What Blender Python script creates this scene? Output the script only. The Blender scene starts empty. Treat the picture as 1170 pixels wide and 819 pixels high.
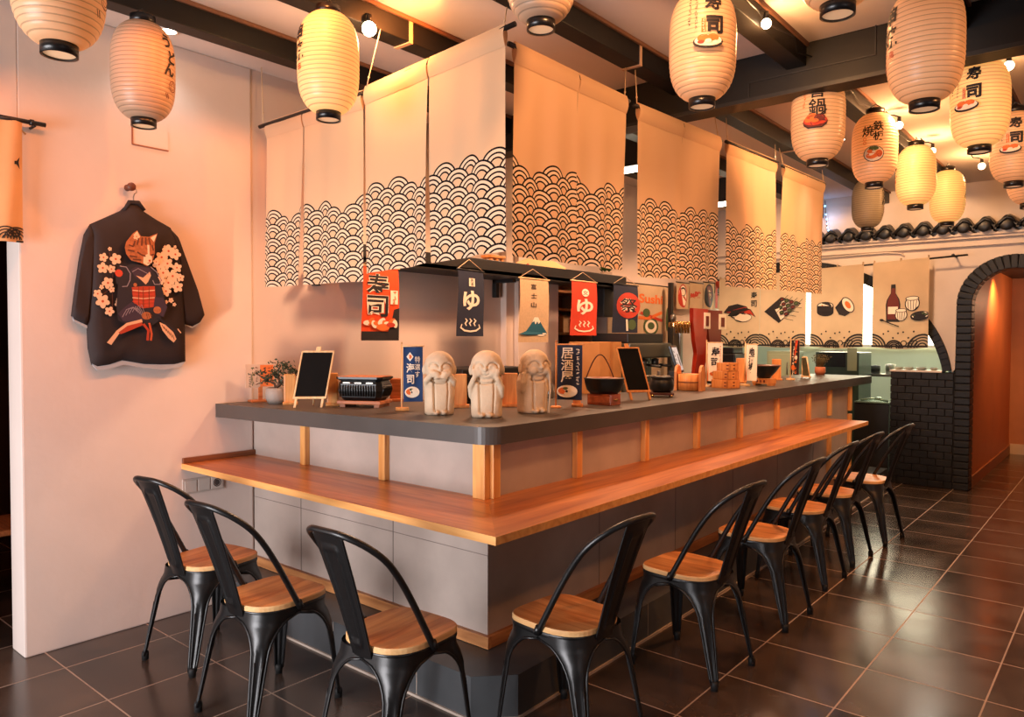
import bpy, bmesh, math, random
from mathutils import Vector, Matrix
from mathutils.geometry import tessellate_polygon
random.seed(7)
PI = math.pi
S = bpy.context.scene
COL = S.collection

# ------------------------------------------------------------------ camera
F = 850.0
CAMZ = 1.45
pitch = math.atan(23.5 / F)
yaw = math.atan(713.0 / F * math.cos(pitch))
fw = Vector((-math.sin(yaw) * math.cos(pitch), math.cos(yaw) * math.cos(pitch), -math.sin(pitch)))
rt = Vector((math.cos(yaw), math.sin(yaw), 0))
up = rt.cross(fw)
ro = math.radians(.2)
RT = rt * math.cos(ro) + up * math.sin(ro)
UP = up * math.cos(ro) - rt * math.sin(ro)
cd = bpy.data.cameras.new('camera')
cam = bpy.data.objects.new('camera', cd)
COL.objects.link(cam)
cd.sensor_width = 36
cd.lens = F / 1170 * 36
cd.clip_start = .05
m = Matrix((RT, UP, -fw)).transposed().to_4x4()
m.translation = (0, 0, CAMZ)
cam.matrix_world = m
S.camera = cam


def at(ax, val, px, py):
    """the point of the plane {x|y|z}=val seen at a photo position: used to measure the room off the photograph"""
    d = fw + RT * ((px - 585) / F) - UP * ((py - 409.5) / F)
    o = Vector((0, 0, CAMZ))
    return o + d * ((val - o[ax]) / d[ax])


# ------------------------------------------------------------------ materials
def lin(c):
    return tuple((v / 12.92 if v <= .04045 else ((v + .055) / 1.055) ** 2.4) for v in (x / 255 for x in c)) + (1,)


MATS = {}


def mat(name, col, rough=.6, metal=0., noise=0., nscale=8., bump=0., bscale=30., spec=.5, trans=0., emit=None, estr=0., col2=None, stretch=None, coat=0., coord='Object'):
    if name in MATS:
        return MATS[name]
    M = bpy.data.materials.new(name)
    M.use_nodes = True
    nt = M.node_tree
    n = nt.nodes
    L = nt.links.new
    b = n['Principled BSDF']
    c = lin(col)
    b.inputs['Base Color'].default_value = c
    b.inputs['Roughness'].default_value = rough
    b.inputs['Metallic'].default_value = metal
    b.inputs['Specular IOR Level'].default_value = spec
    b.inputs['Coat Weight'].default_value = coat
    M.diffuse_color = c
    tc = n.new('ShaderNodeTexCoord')
    src = tc.outputs[coord]
    if stretch:
        mp = n.new('ShaderNodeMapping')
        mp.inputs['Scale'].default_value = stretch
        L(src, mp.inputs[0])
        src = mp.outputs[0]
    colout = None
    if noise > 0 or col2:
        t = n.new('ShaderNodeTexNoise')
        t.inputs['Scale'].default_value = nscale
        t.inputs['Detail'].default_value = 5
        L(src, t.inputs['Vector'])
        mx = n.new('ShaderNodeMix')
        mx.data_type = 'RGBA'
        c2 = lin(col2) if col2 else tuple(v * (1 - noise) for v in c[:3]) + (1,)
        c1 = c if col2 else tuple(min(1, v * (1 + noise * .6)) for v in c[:3]) + (1,)
        mx.inputs[6].default_value = c1
        mx.inputs[7].default_value = c2
        rp = n.new('ShaderNodeMapRange')
        rp.inputs[1].default_value = .33
        rp.inputs[2].default_value = .67
        L(t.outputs[0], rp.inputs[0])
        L(rp.outputs[0], mx.inputs[0])
        L(mx.outputs[2], b.inputs['Base Color'])
        colout = mx.outputs[2]
    if bump > 0:
        t2 = n.new('ShaderNodeTexNoise')
        t2.inputs['Scale'].default_value = bscale
        t2.inputs['Detail'].default_value = 6
        L(src, t2.inputs['Vector'])
        bp = n.new('ShaderNodeBump')
        bp.inputs['Strength'].default_value = bump
        bp.inputs['Distance'].default_value = .01
        L(t2.outputs[0], bp.inputs['Height'])
        L(bp.outputs[0], b.inputs['Normal'])
    if trans > 0:
        tr = n.new('ShaderNodeBsdfTranslucent')
        tr.inputs[0].default_value = c
        if colout:
            L(colout, tr.inputs[0])
        ms = n.new('ShaderNodeMixShader')
        ms.inputs[0].default_value = trans
        L(b.outputs[0], ms.inputs[1])
        L(tr.outputs[0], ms.inputs[2])
        L(ms.outputs[0], n['Material Output'].inputs[0])
    if emit:
        b.inputs['Emission Color'].default_value = lin(emit)
        b.inputs['Emission Strength'].default_value = estr
    MATS[name] = M
    return M


def wood(name, c1, c2, scale=1., axis=0, rough=.45, plank=0.):
    """wood grain stretched along one axis; plank > 0 lays boards of that width"""
    if name in MATS:
        return MATS[name]
    M = bpy.data.materials.new(name)
    M.use_nodes = True
    nt = M.node_tree
    n = nt.nodes
    L = nt.links.new
    b = n['Principled BSDF']
    b.inputs['Roughness'].default_value = rough
    tc = n.new('ShaderNodeTexCoord')
    mp = n.new('ShaderNodeMapping')
    sc = [18 * scale] * 3
    sc[axis] = 1.6 * scale
    mp.inputs['Scale'].default_value = sc
    L(tc.outputs['Object'], mp.inputs[0])
    vec = mp.outputs[0]
    t = n.new('ShaderNodeTexNoise')
    t.inputs['Scale'].default_value = 1.6
    t.inputs['Detail'].default_value = 6
    t.inputs['Distortion'].default_value = .8
    L(vec, t.inputs['Vector'])
    r = n.new('ShaderNodeValToRGB')
    r.color_ramp.elements[0].position = .3
    r.color_ramp.elements[0].color = lin(c2)
    r.color_ramp.elements[1].position = .66
    r.color_ramp.elements[1].color = lin(c1)
    L(t.outputs[0], r.inputs[0])
    out = r.outputs[0]
    if plank:
        ax2 = 1 if axis == 0 else 0
        sx = n.new('ShaderNodeSeparateXYZ')
        L(tc.outputs['Object'], sx.inputs[0])
        q = mth(nt, 'DIVIDE', sx.outputs[ax2], plank)
        fl = mth(nt, 'FLOOR', q)
        wn = n.new('ShaderNodeTexWhiteNoise')
        wn.noise_dimensions = '1D'
        L(fl, wn.inputs['W'])
        v = mth(nt, 'MULTIPLY_ADD', wn.outputs[0], .35, .8)
        fr = mth(nt, 'FRACT', q)
        e = mth(nt, 'GREATER_THAN', fr, .03)
        e = mth(nt, 'MULTIPLY_ADD', e, .25, .75)
        v = mth(nt, 'MULTIPLY', v, e)
        mx = n.new('ShaderNodeMix')
        mx.data_type = 'RGBA'
        mx.blend_type = 'MULTIPLY'
        mx.inputs[0].default_value = 1
        L(out, mx.inputs[6])
        cb = n.new('ShaderNodeCombineColor')
        for i in range(3):
            L(v, cb.inputs[i])
        L(cb.outputs[0], mx.inputs[7])
        out = mx.outputs[2]
    L(out, b.inputs['Base Color'])
    MATS[name] = M
    M.diffuse_color = lin(c1)
    return M


def mth(nt, op, a, b=None, c=None, clamp=False):
    q = nt.nodes.new('ShaderNodeMath')
    q.operation = op
    q.use_clamp = clamp
    for i, v in enumerate((a, b, c)):
        if v is None:
            continue
        if isinstance(v, (int, float)):
            q.inputs[i].default_value = v
        else:
            nt.links.new(v, q.inputs[i])
    return q.outputs[0]


def floor_material():
    M = bpy.data.materials.new('slate_floor_tile')
    M.use_nodes = True
    nt = M.node_tree
    n = nt.nodes
    L = nt.links.new
    b = n['Principled BSDF']
    tc = n.new('ShaderNodeTexCoord')
    sx = n.new('ShaderNodeSeparateXYZ')
    L(tc.outputs['Object'], sx.inputs[0])
    ids = []
    ds = []
    for i, (o, s) in enumerate(((-.88, .447), (1.212, .4545))):
        q = mth(nt, 'DIVIDE', mth(nt, 'SUBTRACT', sx.outputs[i], o), s)
        ids.append(mth(nt, 'FLOOR', q))
        f = mth(nt, 'PINGPONG', q, .5)
        ds.append(mth(nt, 'MULTIPLY', f, s))
    d = mth(nt, 'MINIMUM', ds[0], ds[1])
    g = mth(nt, 'LESS_THAN', d, .0033)
    cv = n.new('ShaderNodeCombineXYZ')
    L(ids[0], cv.inputs[0])
    L(ids[1], cv.inputs[1])
    wn = n.new('ShaderNodeTexWhiteNoise')
    L(cv.outputs[0], wn.inputs[0])
    mp = n.new('ShaderNodeMapping')
    L(tc.outputs['Object'], mp.inputs[0])
    L(wn.outputs[1], mp.inputs[1])
    t = n.new('ShaderNodeTexNoise')
    t.inputs['Scale'].default_value = 3.5
    t.inputs['Detail'].default_value = 7
    L(mp.outputs[0], t.inputs['Vector'])
    r = n.new('ShaderNodeValToRGB')
    r.color_ramp.elements[0].position = .3
    r.color_ramp.elements[0].color = lin((46, 38, 34))
    r.color_ramp.elements[1].position = .72
    r.color_ramp.elements[1].color = lin((84, 67, 56))
    L(t.outputs[0], r.inputs[0])
    mx = n.new('ShaderNodeMix')
    mx.data_type = 'RGBA'
    L(g, mx.inputs[0])
    L(r.outputs[0], mx.inputs[6])
    mx.inputs[7].default_value = lin((165, 140, 122))
    L(mx.outputs[2], b.inputs['Base Color'])
    b.inputs['Specular IOR Level'].default_value = .75
    ro_ = mth(nt, 'MULTIPLY_ADD', t.outputs[0], .20, .11)
    ro_ = mth(nt, 'MULTIPLY_ADD', g, .4, ro_)
    L(ro_, b.inputs['Roughness'])
    bp = n.new('ShaderNodeBump')
    bp.inputs['Strength'].default_value = .25
    bp.inputs['Distance'].default_value = .004
    hh = mth(nt, 'SUBTRACT', mth(nt, 'MULTIPLY', t.outputs[0], .4), mth(nt, 'MULTIPLY', g, .6))
    L(hh, bp.inputs['Height'])
    L(bp.outputs[0], b.inputs['Normal'])
    return M


def seigaiha_material(name, cloth, topz, lines=(24, 18, 24)):
    """cream cloth printed with overlapping wave scales up to row K; UV is in metres"""
    M = bpy.data.materials.new(name)
    M.use_nodes = True
    nt = M.node_tree
    n = nt.nodes
    L = nt.links.new
    b = n['Principled BSDF']
    b.inputs['Roughness'].default_value = .85
    b.inputs['Specular IOR Level'].default_value = .1
    uv = n.new('ShaderNodeUVMap')
    sx = n.new('ShaderNodeSeparateXYZ')
    L(uv.outputs[0], sx.inputs[0])
    u, v = sx.outputs[0], sx.outputs[1]
    R = .076
    H = R / 2
    k0 = mth(nt, 'CEIL', mth(nt, 'DIVIDE', mth(nt, 'SUBTRACT', v, R), H))
    col = mth(nt, 'FLOOR', mth(nt, 'DIVIDE', u, 2 * R))
    wn = n.new('ShaderNodeTexWhiteNoise')
    wn.noise_dimensions = '1D'
    L(col, wn.inputs['W'])
    K = mth(nt, 'ADD', mth(nt, 'FLOOR', topz / H), mth(nt, 'FLOOR', mth(nt, 'MULTIPLY', wn.outputs[0], 1.999)))
    res = None
    cov = None
    ks = [mth(nt, 'ADD', k0, i) for i in range(4)]
    outs = []
    for k in ks:
        par = mth(nt, 'MULTIPLY', mth(nt, 'PINGPONG', k, 1), R)
        q = mth(nt, 'ADD', mth(nt, 'DIVIDE', mth(nt, 'SUBTRACT', u, par), 2 * R), .5)
        dx = mth(nt, 'MULTIPLY', mth(nt, 'SUBTRACT', mth(nt, 'FRACT', q), .5), 2 * R)
        dy = mth(nt, 'SUBTRACT', v, mth(nt, 'MULTIPLY', k, H))
        d = mth(nt, 'DIVIDE', mth(nt, 'SQRT', mth(nt, 'ADD', mth(nt, 'MULTIPLY', dx, dx), mth(nt, 'MULTIPLY', dy, dy))), R)
        ok = mth(nt, 'MULTIPLY', mth(nt, 'LESS_THAN', d, 1.0), mth(nt, 'LESS_THAN', k, K))
        outs.append((d, ok))
    # the lowest row that covers the point lies on top
    res = outs[3][0]
    cov = outs[3][1]
    for d, ok in reversed(outs[:3]):
        inv = mth(nt, 'SUBTRACT', 1, ok)
        res = mth(nt, 'ADD', mth(nt, 'MULTIPLY', d, ok), mth(nt, 'MULTIPLY', res, inv))
        cov = mth(nt, 'MAXIMUM', cov, ok)
    r = n.new('ShaderNodeValToRGB')
    cr = r.color_ramp
    cr.interpolation = 'CONSTANT'
    dk = lin(lines)
    lt = lin((240, 214, 184))
    cl = lin(cloth)
    stops = [(0, cl), (.40, dk), (.495, lt), (.645, dk), (.74, lt), (.895, dk)]
    cr.elements[0].position = 0
    cr.elements[0].color = stops[0][1]
    cr.elements[1].position = stops[1][0]
    cr.elements[1].color = stops[1][1]
    for p, c in stops[2:]:
        e = cr.elements.new(p)
        e.color = c
    L(res, r.inputs[0])
    mx = n.new('ShaderNodeMix')
    mx.data_type = 'RGBA'
    L(cov, mx.inputs[0])
    mx.inputs[6].default_value = cl
    L(r.outputs[0], mx.inputs[7])
    L(mx.outputs[2], b.inputs['Base Color'])
    tr = n.new('ShaderNodeBsdfTranslucent')
    L(mx.outputs[2], tr.inputs[0])
    ms = n.new('ShaderNodeMixShader')
    ms.inputs[0].default_value = .22
    L(b.outputs[0], ms.inputs[1])
    L(tr.outputs[0], ms.inputs[2])
    L(ms.outputs[0], n['Material Output'].inputs[0])
    t = n.new('ShaderNodeTexNoise')
    t.inputs['Scale'].default_value = 250
    L(uv.outputs[0], t.inputs['Vector'])
    bp = n.new('ShaderNodeBump')
    bp.inputs['Strength'].default_value = .15
    bp.inputs['Distance'].default_value = .002
    L(t.outputs[0], bp.inputs['Height'])
    L(bp.outputs[0], b.inputs['Normal'])
    return M


# ------------------------------------------------------------------ mesh building
class MB:
    def __init__(s):
        s.v, s.f, s.m, s.s, s.uv = [], [], [], [], {}

    def add(s, vs, fs, mi=0, sm=False, uv=None):
        o = len(s.v)
        s.v += [tuple(p) for p in vs]
        for i, f in enumerate(fs):
            if uv:
                s.uv[len(s.f)] = [uv[j] for j in f]
            s.f.append(tuple(o + j for j in f))
            s.m.append(mi)
            s.s.append(sm)
        return s

    def box(s, x0, x1, y0, y1, z0, z1, mi=0, bev=0., rot=None, piv=None):
        x0, x1 = min(x0, x1), max(x0, x1)
        y0, y1 = min(y0, y1), max(y0, y1)
        z0, z1 = min(z0, z1), max(z0, z1)
        if bev <= 0:
            vs = [(x, y, z) for x in (x0, x1) for y in (y0, y1) for z in (z0, z1)]
            fs = [(0, 1, 3, 2), (4, 6, 7, 5), (0, 4, 5, 1), (2, 3, 7, 6), (0, 2, 6, 4), (1, 5, 7, 3)]
        else:
            b_ = bmesh.new()
            bmesh.ops.create_cube(b_, size=1)
            for w in b_.verts:
                w.co = Vector((x0 + (w.co.x + .5) * (x1 - x0), y0 + (w.co.y + .5) * (y1 - y0), z0 + (w.co.z + .5) * (z1 - z0)))
            bmesh.ops.bevel(b_, geom=b_.edges[:], offset=bev, segments=2, affect='EDGES', profile=.6)
            b_.verts.index_update()
            vs = [w.co.copy() for w in b_.verts]
            fs = [[w.index for w in f.verts] for f in b_.faces]
            b_.free()
        if rot is not None:
            p = Vector(piv) if piv else Vector(((x0 + x1) / 2, (y0 + y1) / 2, (z0 + z1) / 2))
            vs = [p + rot @ (Vector(w) - p) for w in vs]
        return s.add(vs, fs, mi)

    def tube(s, pts, r, n=8, mi=0, closed=False, caps=True, flat=1.):
        pts = [Vector(p) for p in pts]
        N = len(pts)
        rs = r if isinstance(r, (list, tuple)) else [r] * N
        vs = []
        prev = None
        for i, p in enumerate(pts):
            if closed:
                t = pts[(i + 1) % N] - pts[i - 1]
            else:
                t = pts[min(i + 1, N - 1)] - pts[max(i - 1, 0)]
            if t.length < 1e-9:
                t = Vector((0, 0, 1))
            t.normalize()
            a = prev if prev is not None else (Vector((0, 0, 1)) if abs(t.z) < .9 else Vector((1, 0, 0)))
            a = (a - t * a.dot(t))
            if a.length < 1e-6:
                a = t.orthogonal()
            a.normalize()
            prev = a
            b_ = t.cross(a)
            for k in range(n):
                q = 2 * PI * k / n
                vs.append(p + a * (math.cos(q) * rs[i] * flat) + b_ * (math.sin(q) * rs[i]))
        fs = []
        for i in range(N if closed else N - 1):
            j = (i + 1) % N
            for k in range(n):
                l = (k + 1) % n
                fs.append((i * n + k, i * n + l, j * n + l, j * n + k))
        if caps and not closed:
            fs.append(tuple(range(n - 1, -1, -1)))
            fs.append(tuple((N - 1) * n + k for k in range(n)))
        return s.add(vs, fs, mi, True)

    def lathe(s, prof, c=(0, 0, 0), n=32, mi=0, sm=True, sx=1., sy=1., ang=2 * PI, wob=None):
        """prof: (radius, z) pairs, turned round z"""
        vs = []
        full = abs(ang - 2 * PI) < 1e-6
        nn = n if full else n + 1
        for (r, z) in prof:
            for k in range(nn):
                q = ang * k / n
                rr = max(r, 1e-5) * (wob(q, z) if wob else 1)
                vs.append((c[0] + math.cos(q) * rr * sx, c[1] + math.sin(q) * rr * sy, c[2] + z))
        fs = []
        for i in range(len(prof) - 1):
            for k in range(n):
                l = (k + 1) % nn
                fs.append((i * nn + k, i * nn + l, (i + 1) * nn + l, (i + 1) * nn + k))
        return s.add(vs, fs, mi, sm)

    def prism(s, poly, z0, z1, mi=0, fm=None, mside=None):
        """poly: 2-D outline; fm maps (u, v, w) to a point, default x, y, z"""
        fm = fm or (lambda u, v, w: (u, v, w))
        N = len(poly)
        vs = [fm(u, v, z0) for u, v in poly] + [fm(u, v, z1) for u, v in poly]
        tri = tessellate_polygon([[Vector((u, v, 0)) for u, v in poly]])
        s.add(vs, [tuple(t) for t in tri] + [tuple(N + i for i in reversed(t)) for t in tri], mi)
        return s.add(vs, [(i, (i + 1) % N, N + (i + 1) % N, N + i) for i in range(N)], mi if mside is None else mside)

    def grid(s, nu, nv, fn, mi=0, sm=True, uvf=None):
        vs = [fn(i / nu, j / nv) for j in range(nv + 1) for i in range(nu + 1)]
        fs = [(j * (nu + 1) + i, j * (nu + 1) + i + 1, (j + 1) * (nu + 1) + i + 1, (j + 1) * (nu + 1) + i) for j in range(nv) for i in range(nu)]
        uv = [uvf(i / nu, j / nv) for j in range(nv + 1) for i in range(nu + 1)] if uvf else None
        return s.add(vs, fs, mi, sm, uv)

    def ball(s, c, r, n=16, mi=0, rot=None):
        rx, ry, rz = r if isinstance(r, (tuple, list)) else (r, r, r)
        vs = []
        for j in range(n // 2 + 1):
            t = PI * j / (n // 2)
            for k in range(n):
                q = 2 * PI * k / n
                p = Vector((math.sin(t) * math.cos(q) * rx, math.sin(t) * math.sin(q) * ry, math.cos(t) * rz))
                if rot is not None:
                    p = rot @ p
                vs.append(Vector(c) + p)
        fs = [(j * n + k, (j + 1) * n + k, (j + 1) * n + (k + 1) % n, j * n + (k + 1) % n) for j in range(n // 2) for k in range(n)]
        return s.add(vs, fs, mi, True)

    def build(s, name, mats, parent=None, fix=True):
        me = bpy.data.meshes.new(name)
        me.from_pydata(s.v, [], s.f)
        if not isinstance(mats, (list, tuple)):
            mats = [mats]
        for q in mats:
            me.materials.append(q)
        for p, mi, sm in zip(me.polygons, s.m, s.s):
            p.material_index = mi
            p.use_smooth = sm
        if s.uv:
            ul = me.uv_layers.new(name='UVMap')
            for p in me.polygons:
                q = s.uv.get(p.index)
                if q:
                    for li, w in zip(p.loop_indices, q):
                        ul.data[li].uv = w
        if fix:
            b_ = bmesh.new()
            b_.from_mesh(me)
            bmesh.ops.recalc_face_normals(b_, faces=b_.faces[:])
            b_.to_mesh(me)
            b_.free()
        me.validate()
        o = bpy.data.objects.new(name, me)
        COL.objects.link(o)
        if parent is not None:
            o.parent = parent
        return o


def thing(name, label, cat, loc=(0, 0, 0), rz=0., group=None):
    o = bpy.data.objects.new(name, None)
    COL.objects.link(o)
    o.empty_display_size = .1
    o.location = loc
    o.rotation_euler = (0, 0, rz)
    o['label'] = label
    o['category'] = cat
    if group:
        o['group'] = group
    return o


def tag(o, label, cat, group=None):
    o['label'] = label
    o['category'] = cat
    if group:
        o['group'] = group
    return o


def struct(o):
    o['kind'] = 'structure'
    return o


def copy_thing(root, loc, rz, label, group=None):
    r = root.copy()
    COL.objects.link(r)
    r.location = loc
    r.rotation_euler = (0, 0, rz)
    r['label'] = label
    if group:
        r['group'] = group
    for ch in list(root.children):
        c = ch.copy()
        COL.objects.link(c)
        c.parent = r
        for g in list(ch.children):
            d = g.copy()
            COL.objects.link(d)
            d.parent = c
    return r


# ------------------------------------------------------------------ flat prints and lettering
TXT = {}


def text_mesh(s, bold=0., res=3):
    key = (s, bold)
    if key in TXT:
        return TXT[key]
    c = bpy.data.curves.new('lettering', 'FONT')
    c.body = s
    c.offset = bold
    c.resolution_u = res
    o = bpy.data.objects.new('lettering', c)
    COL.objects.link(o)
    dg = bpy.context.evaluated_depsgraph_get()
    me = bpy.data.meshes.new_from_object(o.evaluated_get(dg))
    vs = [(w.co.x, w.co.y) for w in me.vertices]
    fs = [tuple(p.vertices) for p in me.polygons]
    bpy.data.objects.remove(o)
    bpy.data.curves.remove(c)
    bpy.data.meshes.remove(me)
    x0, x1 = min(p[0] for p in vs), max(p[0] for p in vs)
    y0, y1 = min(p[1] for p in vs), max(p[1] for p in vs)
    h = max(x1 - x0, y1 - y0) if len(s) == 1 else (y1 - y0)
    vs = [((x - (x0 + x1) / 2) / h, (y - (y0 + y1) / 2) / h) for x, y in vs]
    TXT[key] = (vs, fs)
    return TXT[key]


class Art:
    """flat coloured shapes, stroked lines and letters in their own (u, v) frame, laid on a surface by emit()"""

    def __init__(s):
        s.items = []

    def fill(s, pts, mi):
        tri = tessellate_polygon([[Vector((u, v, 0)) for u, v in pts]])
        s.items.append((list(pts), [tuple(t) for t in tri], mi))
        return s

    def disc(s, cx, cy, r, mi, ry=None, n=20, rot=0.):
        ry = ry or r
        pts = []
        for k in range(n):
            a, b_ = math.cos(2 * PI * k / n) * r, math.sin(2 * PI * k / n) * ry
            pts.append((cx + a * math.cos(rot) - b_ * math.sin(rot), cy + a * math.sin(rot) + b_ * math.cos(rot)))
        s.items.append((pts, [tuple(range(n))], mi))
        return s

    def ring(s, cx, cy, r, w, mi, ry=None, a0=0., a1=2 * PI, n=24):
        ry = ry or r
        return s.stroke([(cx + r * math.cos(a0 + (a1 - a0) * k / n), cy + ry * math.sin(a0 + (a1 - a0) * k / n)) for k in range(n + 1)], w, mi)

    def stroke(s, pts, w, mi):
        vs, fs = [], []
        N = len(pts)
        for i, (x, y) in enumerate(pts):
            a, b_ = pts[max(i - 1, 0)], pts[min(i + 1, N - 1)]
            dx, dy = b_[0] - a[0], b_[1] - a[1]
            l = math.hypot(dx, dy) or 1
            ww = w[i] if isinstance(w, (list, tuple)) else w
            nx, ny = -dy / l * ww / 2, dx / l * ww / 2
            vs += [(x + nx, y + ny), (x - nx, y - ny)]
        for i in range(N - 1):
            fs.append((2 * i, 2 * i + 1, 2 * i + 3, 2 * i + 2))
        s.items.append((vs, fs, mi))
        return s

    def rect(s, x0, y0, x1, y1, mi):
        s.items.append(([(x0, y0), (x1, y0), (x1, y1), (x0, y1)], [(0, 1, 2, 3)], mi))
        return s

    def text(s, t, cx, cy, h, mi, bold=.0, rot=0., wx=1.):
        vs, fs = text_mesh(t, bold)
        c, q = math.cos(rot), math.sin(rot)
        s.items.append(([(cx + (x * wx * c - y * q) * h, cy + (x * wx * q + y * c) * h) for x, y in vs], fs, mi))
        return s

    def column(s, t, cx, cy, h, mi, bold=.0, gap=1.12, wx=1.):
        for i, ch in enumerate(t):
            s.text(ch, cx, cy - i * h * gap, h, mi, bold, wx=wx)
        return s

    def marks(s, cx, y0, y1, w, mi, seed=1):
        """a column of small brush dashes"""
        R = random.Random(seed)
        y = y0
        while y > y1:
            hh = w * R.uniform(.5, .9)
            for _ in range(3):
                x = cx + R.uniform(-.3, .3) * w
                yy = y - R.uniform(0, hh)
                if R.random() < .5:
                    s.stroke([(x - w * .35, yy), (x + w * .35, yy + w * .1)], w * .16, mi)
                else:
                    s.stroke([(x, yy + w * .3), (x + w * .1, yy - w * .3)], w * .16, mi)
            y -= w * 1.15
        return s

    def emit(s, mb, fm, base=.0012, step=.00025, off=0, sub=None):
        for i, (vs, fs, mi) in enumerate(s.items):
            d = base + step * i
            if sub:
                b_ = bmesh.new()
                bv = [b_.verts.new((x, y, 0)) for x, y in vs]
                for f in fs:
                    try:
                        b_.faces.new([bv[k] for k in f])
                    except ValueError:
                        pass
                for _ in range(4):
                    es = [e for e in b_.edges if e.calc_length() > sub]
                    if not es:
                        break
                    bmesh.ops.triangulate(b_, faces=b_.faces[:])
                    es = [e for e in b_.edges if e.calc_length() > sub]
                    bmesh.ops.subdivide_edges(b_, edges=es, cuts=1)
                b_.verts.index_update()
                vs2 = [(w.co.x, w.co.y) for w in b_.verts]
                fs2 = [[w.index for w in f.verts] for f in b_.faces]
                b_.free()
            else:
                vs2, fs2 = vs, fs
            mb.add([fm(u, v, d) for u, v in vs2], fs2, mi + off)
        return mb


def T(p):
    return Vector(p)

# ================================================================== SETTING
XW, YB, ZC = -3.80, 8.25, 2.94
m_wall = mat('painted_plaster', (222, 206, 196), .75, noise=.05, nscale=2.5, bump=.12, bscale=18)
m_wall2 = mat('painted_plaster_behind_counter', (216, 196, 182), .75, noise=.05, nscale=2, bump=.1, bscale=14)
m_ceil = mat('ceiling_paint', (224, 208, 196), .85, noise=.03, nscale=3)
m_part = mat('partition_plaster', (222, 204, 188), .8, noise=.07, nscale=3, bump=.2, bscale=12)
m_beam = mat('black_beam', (11, 9, 8), .5, spec=.35, noise=.3, nscale=6, bump=.1, bscale=20)
m_black = mat('matte_black', (22, 20, 20), .45)
m_blackgl = mat('glossy_black', (16, 15, 16), .22)
m_kitchen = mat('kitchen_wall_paint', (196, 205, 186), .6, noise=.04, nscale=2)
m_corr = mat('corridor_paint', (198, 118, 66), .5, noise=.1, nscale=2, bump=.05)
m_corr2 = mat('corridor_end_paint', (190, 136, 108), .7, noise=.05)
m_white = mat('white_trim', (225, 212, 198), .5)
m_bulb = mat('lit_bulb', (255, 240, 215), .3, emit=(255, 226, 180), estr=14)
m_lamp = mat('lit_downlight', (255, 245, 230), .3, emit=(255, 236, 205), estr=16)
m_lampg = mat('lit_cool_downlight', (255, 250, 235), .3, emit=(248, 250, 225), estr=12)
m_conc = mat('polished_concrete', (180, 164, 153), .5, noise=.16, nscale=3.2, bump=.06, bscale=9, col2=None)
m_slab = mat('dark_stone_counter', (74, 68, 64), .42, noise=.12, nscale=5)
m_pine = wood('pine_posts', (236, 178, 104), (206, 132, 66), 1, 2)
m_ledge_x = wood('ledge_wood_along_wall', (214, 132, 68), (158, 80, 36), .55, 0, .32, .09)
m_ledge_y = wood('ledge_wood_along_room', (214, 132, 68), (158, 80, 36), .55, 1, .32, .09)
m_trimwood = wood('trim_wood', (200, 138, 84), (150, 92, 50), 1, 0)
m_brick = mat('black_brick', (18, 16, 15), .5, spec=.35, noise=.35, nscale=9, bump=.3, bscale=25)
m_mortar = mat('black_mortar', (22, 20, 20), .8)
m_plinth = mat('plinth_tile', (72, 74, 76), .35, noise=.25, nscale=4)
m_grout = mat('pale_grout', (176, 160, 146), .8)

fl = struct(MB().box(-7.5, 3.0, -2.6, 13, -.1, 0).build('floor', floor_material()))
struct(MB().box(-4.0, 3.0, -2.6, 8.40, ZC, ZC + .1).build('ceiling', m_ceil))

# left wall with the opening at its near end, the deeper part behind the counter and its niche
w = MB()
w.box(XW - .17, XW, -2.6, .1, 0, ZC)
w.box(XW - .17, XW, .1, 1.13, 2.3, ZC)
w.box(XW - .17, XW, 1.13, 2.265, 0, ZC, bev=.008)
struct(w.build('wall_left', m_wall))
w = MB()
w.box(XW - .17, XW - .006, 2.26, 5.04, 0, ZC)
w.box(XW - .17, XW - .006, 5.04, 5.92, 2.05, ZC)
w.box(XW - .17, XW - .006, 5.04, 5.92, 0, .95)
w.box(XW - .17, XW - .006, 5.92, 8.42, 0, ZC)
w.box(XW - .6, XW - .55, 5.0, 6.0, .9, 2.1)
w.box(XW - .56, XW - .17, 5.02, 5.04, .9, 2.1)
w.box(XW - .56, XW - .17, 5.92, 5.94, .9, 2.1)
w.box(XW - .56, XW - .17, 5.02, 5.94, 2.05, 2.1)
struct(w.build('wall_left_behind_counter', m_wall2))
struct(MB().box(XW - .03, XW + .05, 4.40, 4.50, .9, ZC, bev=.006).box(XW - .03, XW + .09, 4.50, 5.03, .9, ZC, bev=.006).build('trim_1', m_wall2))

# back partition: plaster with two openings (door arch and wide hatch arch)
def ell(cx, cz, a, b, t):
    return (cx + a * math.cos(t), cz + b * math.sin(t))

DX, DZ = -.87, 1.78
HX, HZ = -2.95, 1.0
pts = [(-4.0, ZC), (3.0, ZC), (3.0, 0), (DX + .46, 0)]
pts += [(DX + .46 * math.cos(t), DZ + .46 * math.sin(t)) for t in [PI * i / 24 for i in range(25)]]
pts += [(-1.335, 1.16), (-1.36, 1.13)]
t0 = math.asin(.15 / 1.3)
pts += [ell(HX, HZ, 1.6, 1.3, t0 + (PI * .70 - t0) * i / 26) for i in range(27)]
pts += [(-4.0, 1.9)]
pw = MB().prism(pts, YB, YB + .16, fm=lambda u, v, w_: (u, w_, v))
struct(pw.build('wall_back', m_part))

# brickwork: voussoirs of both arches, the stacked jambs and the low wall under the hatch
bk = MB()
rb = random.Random(3)


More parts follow.
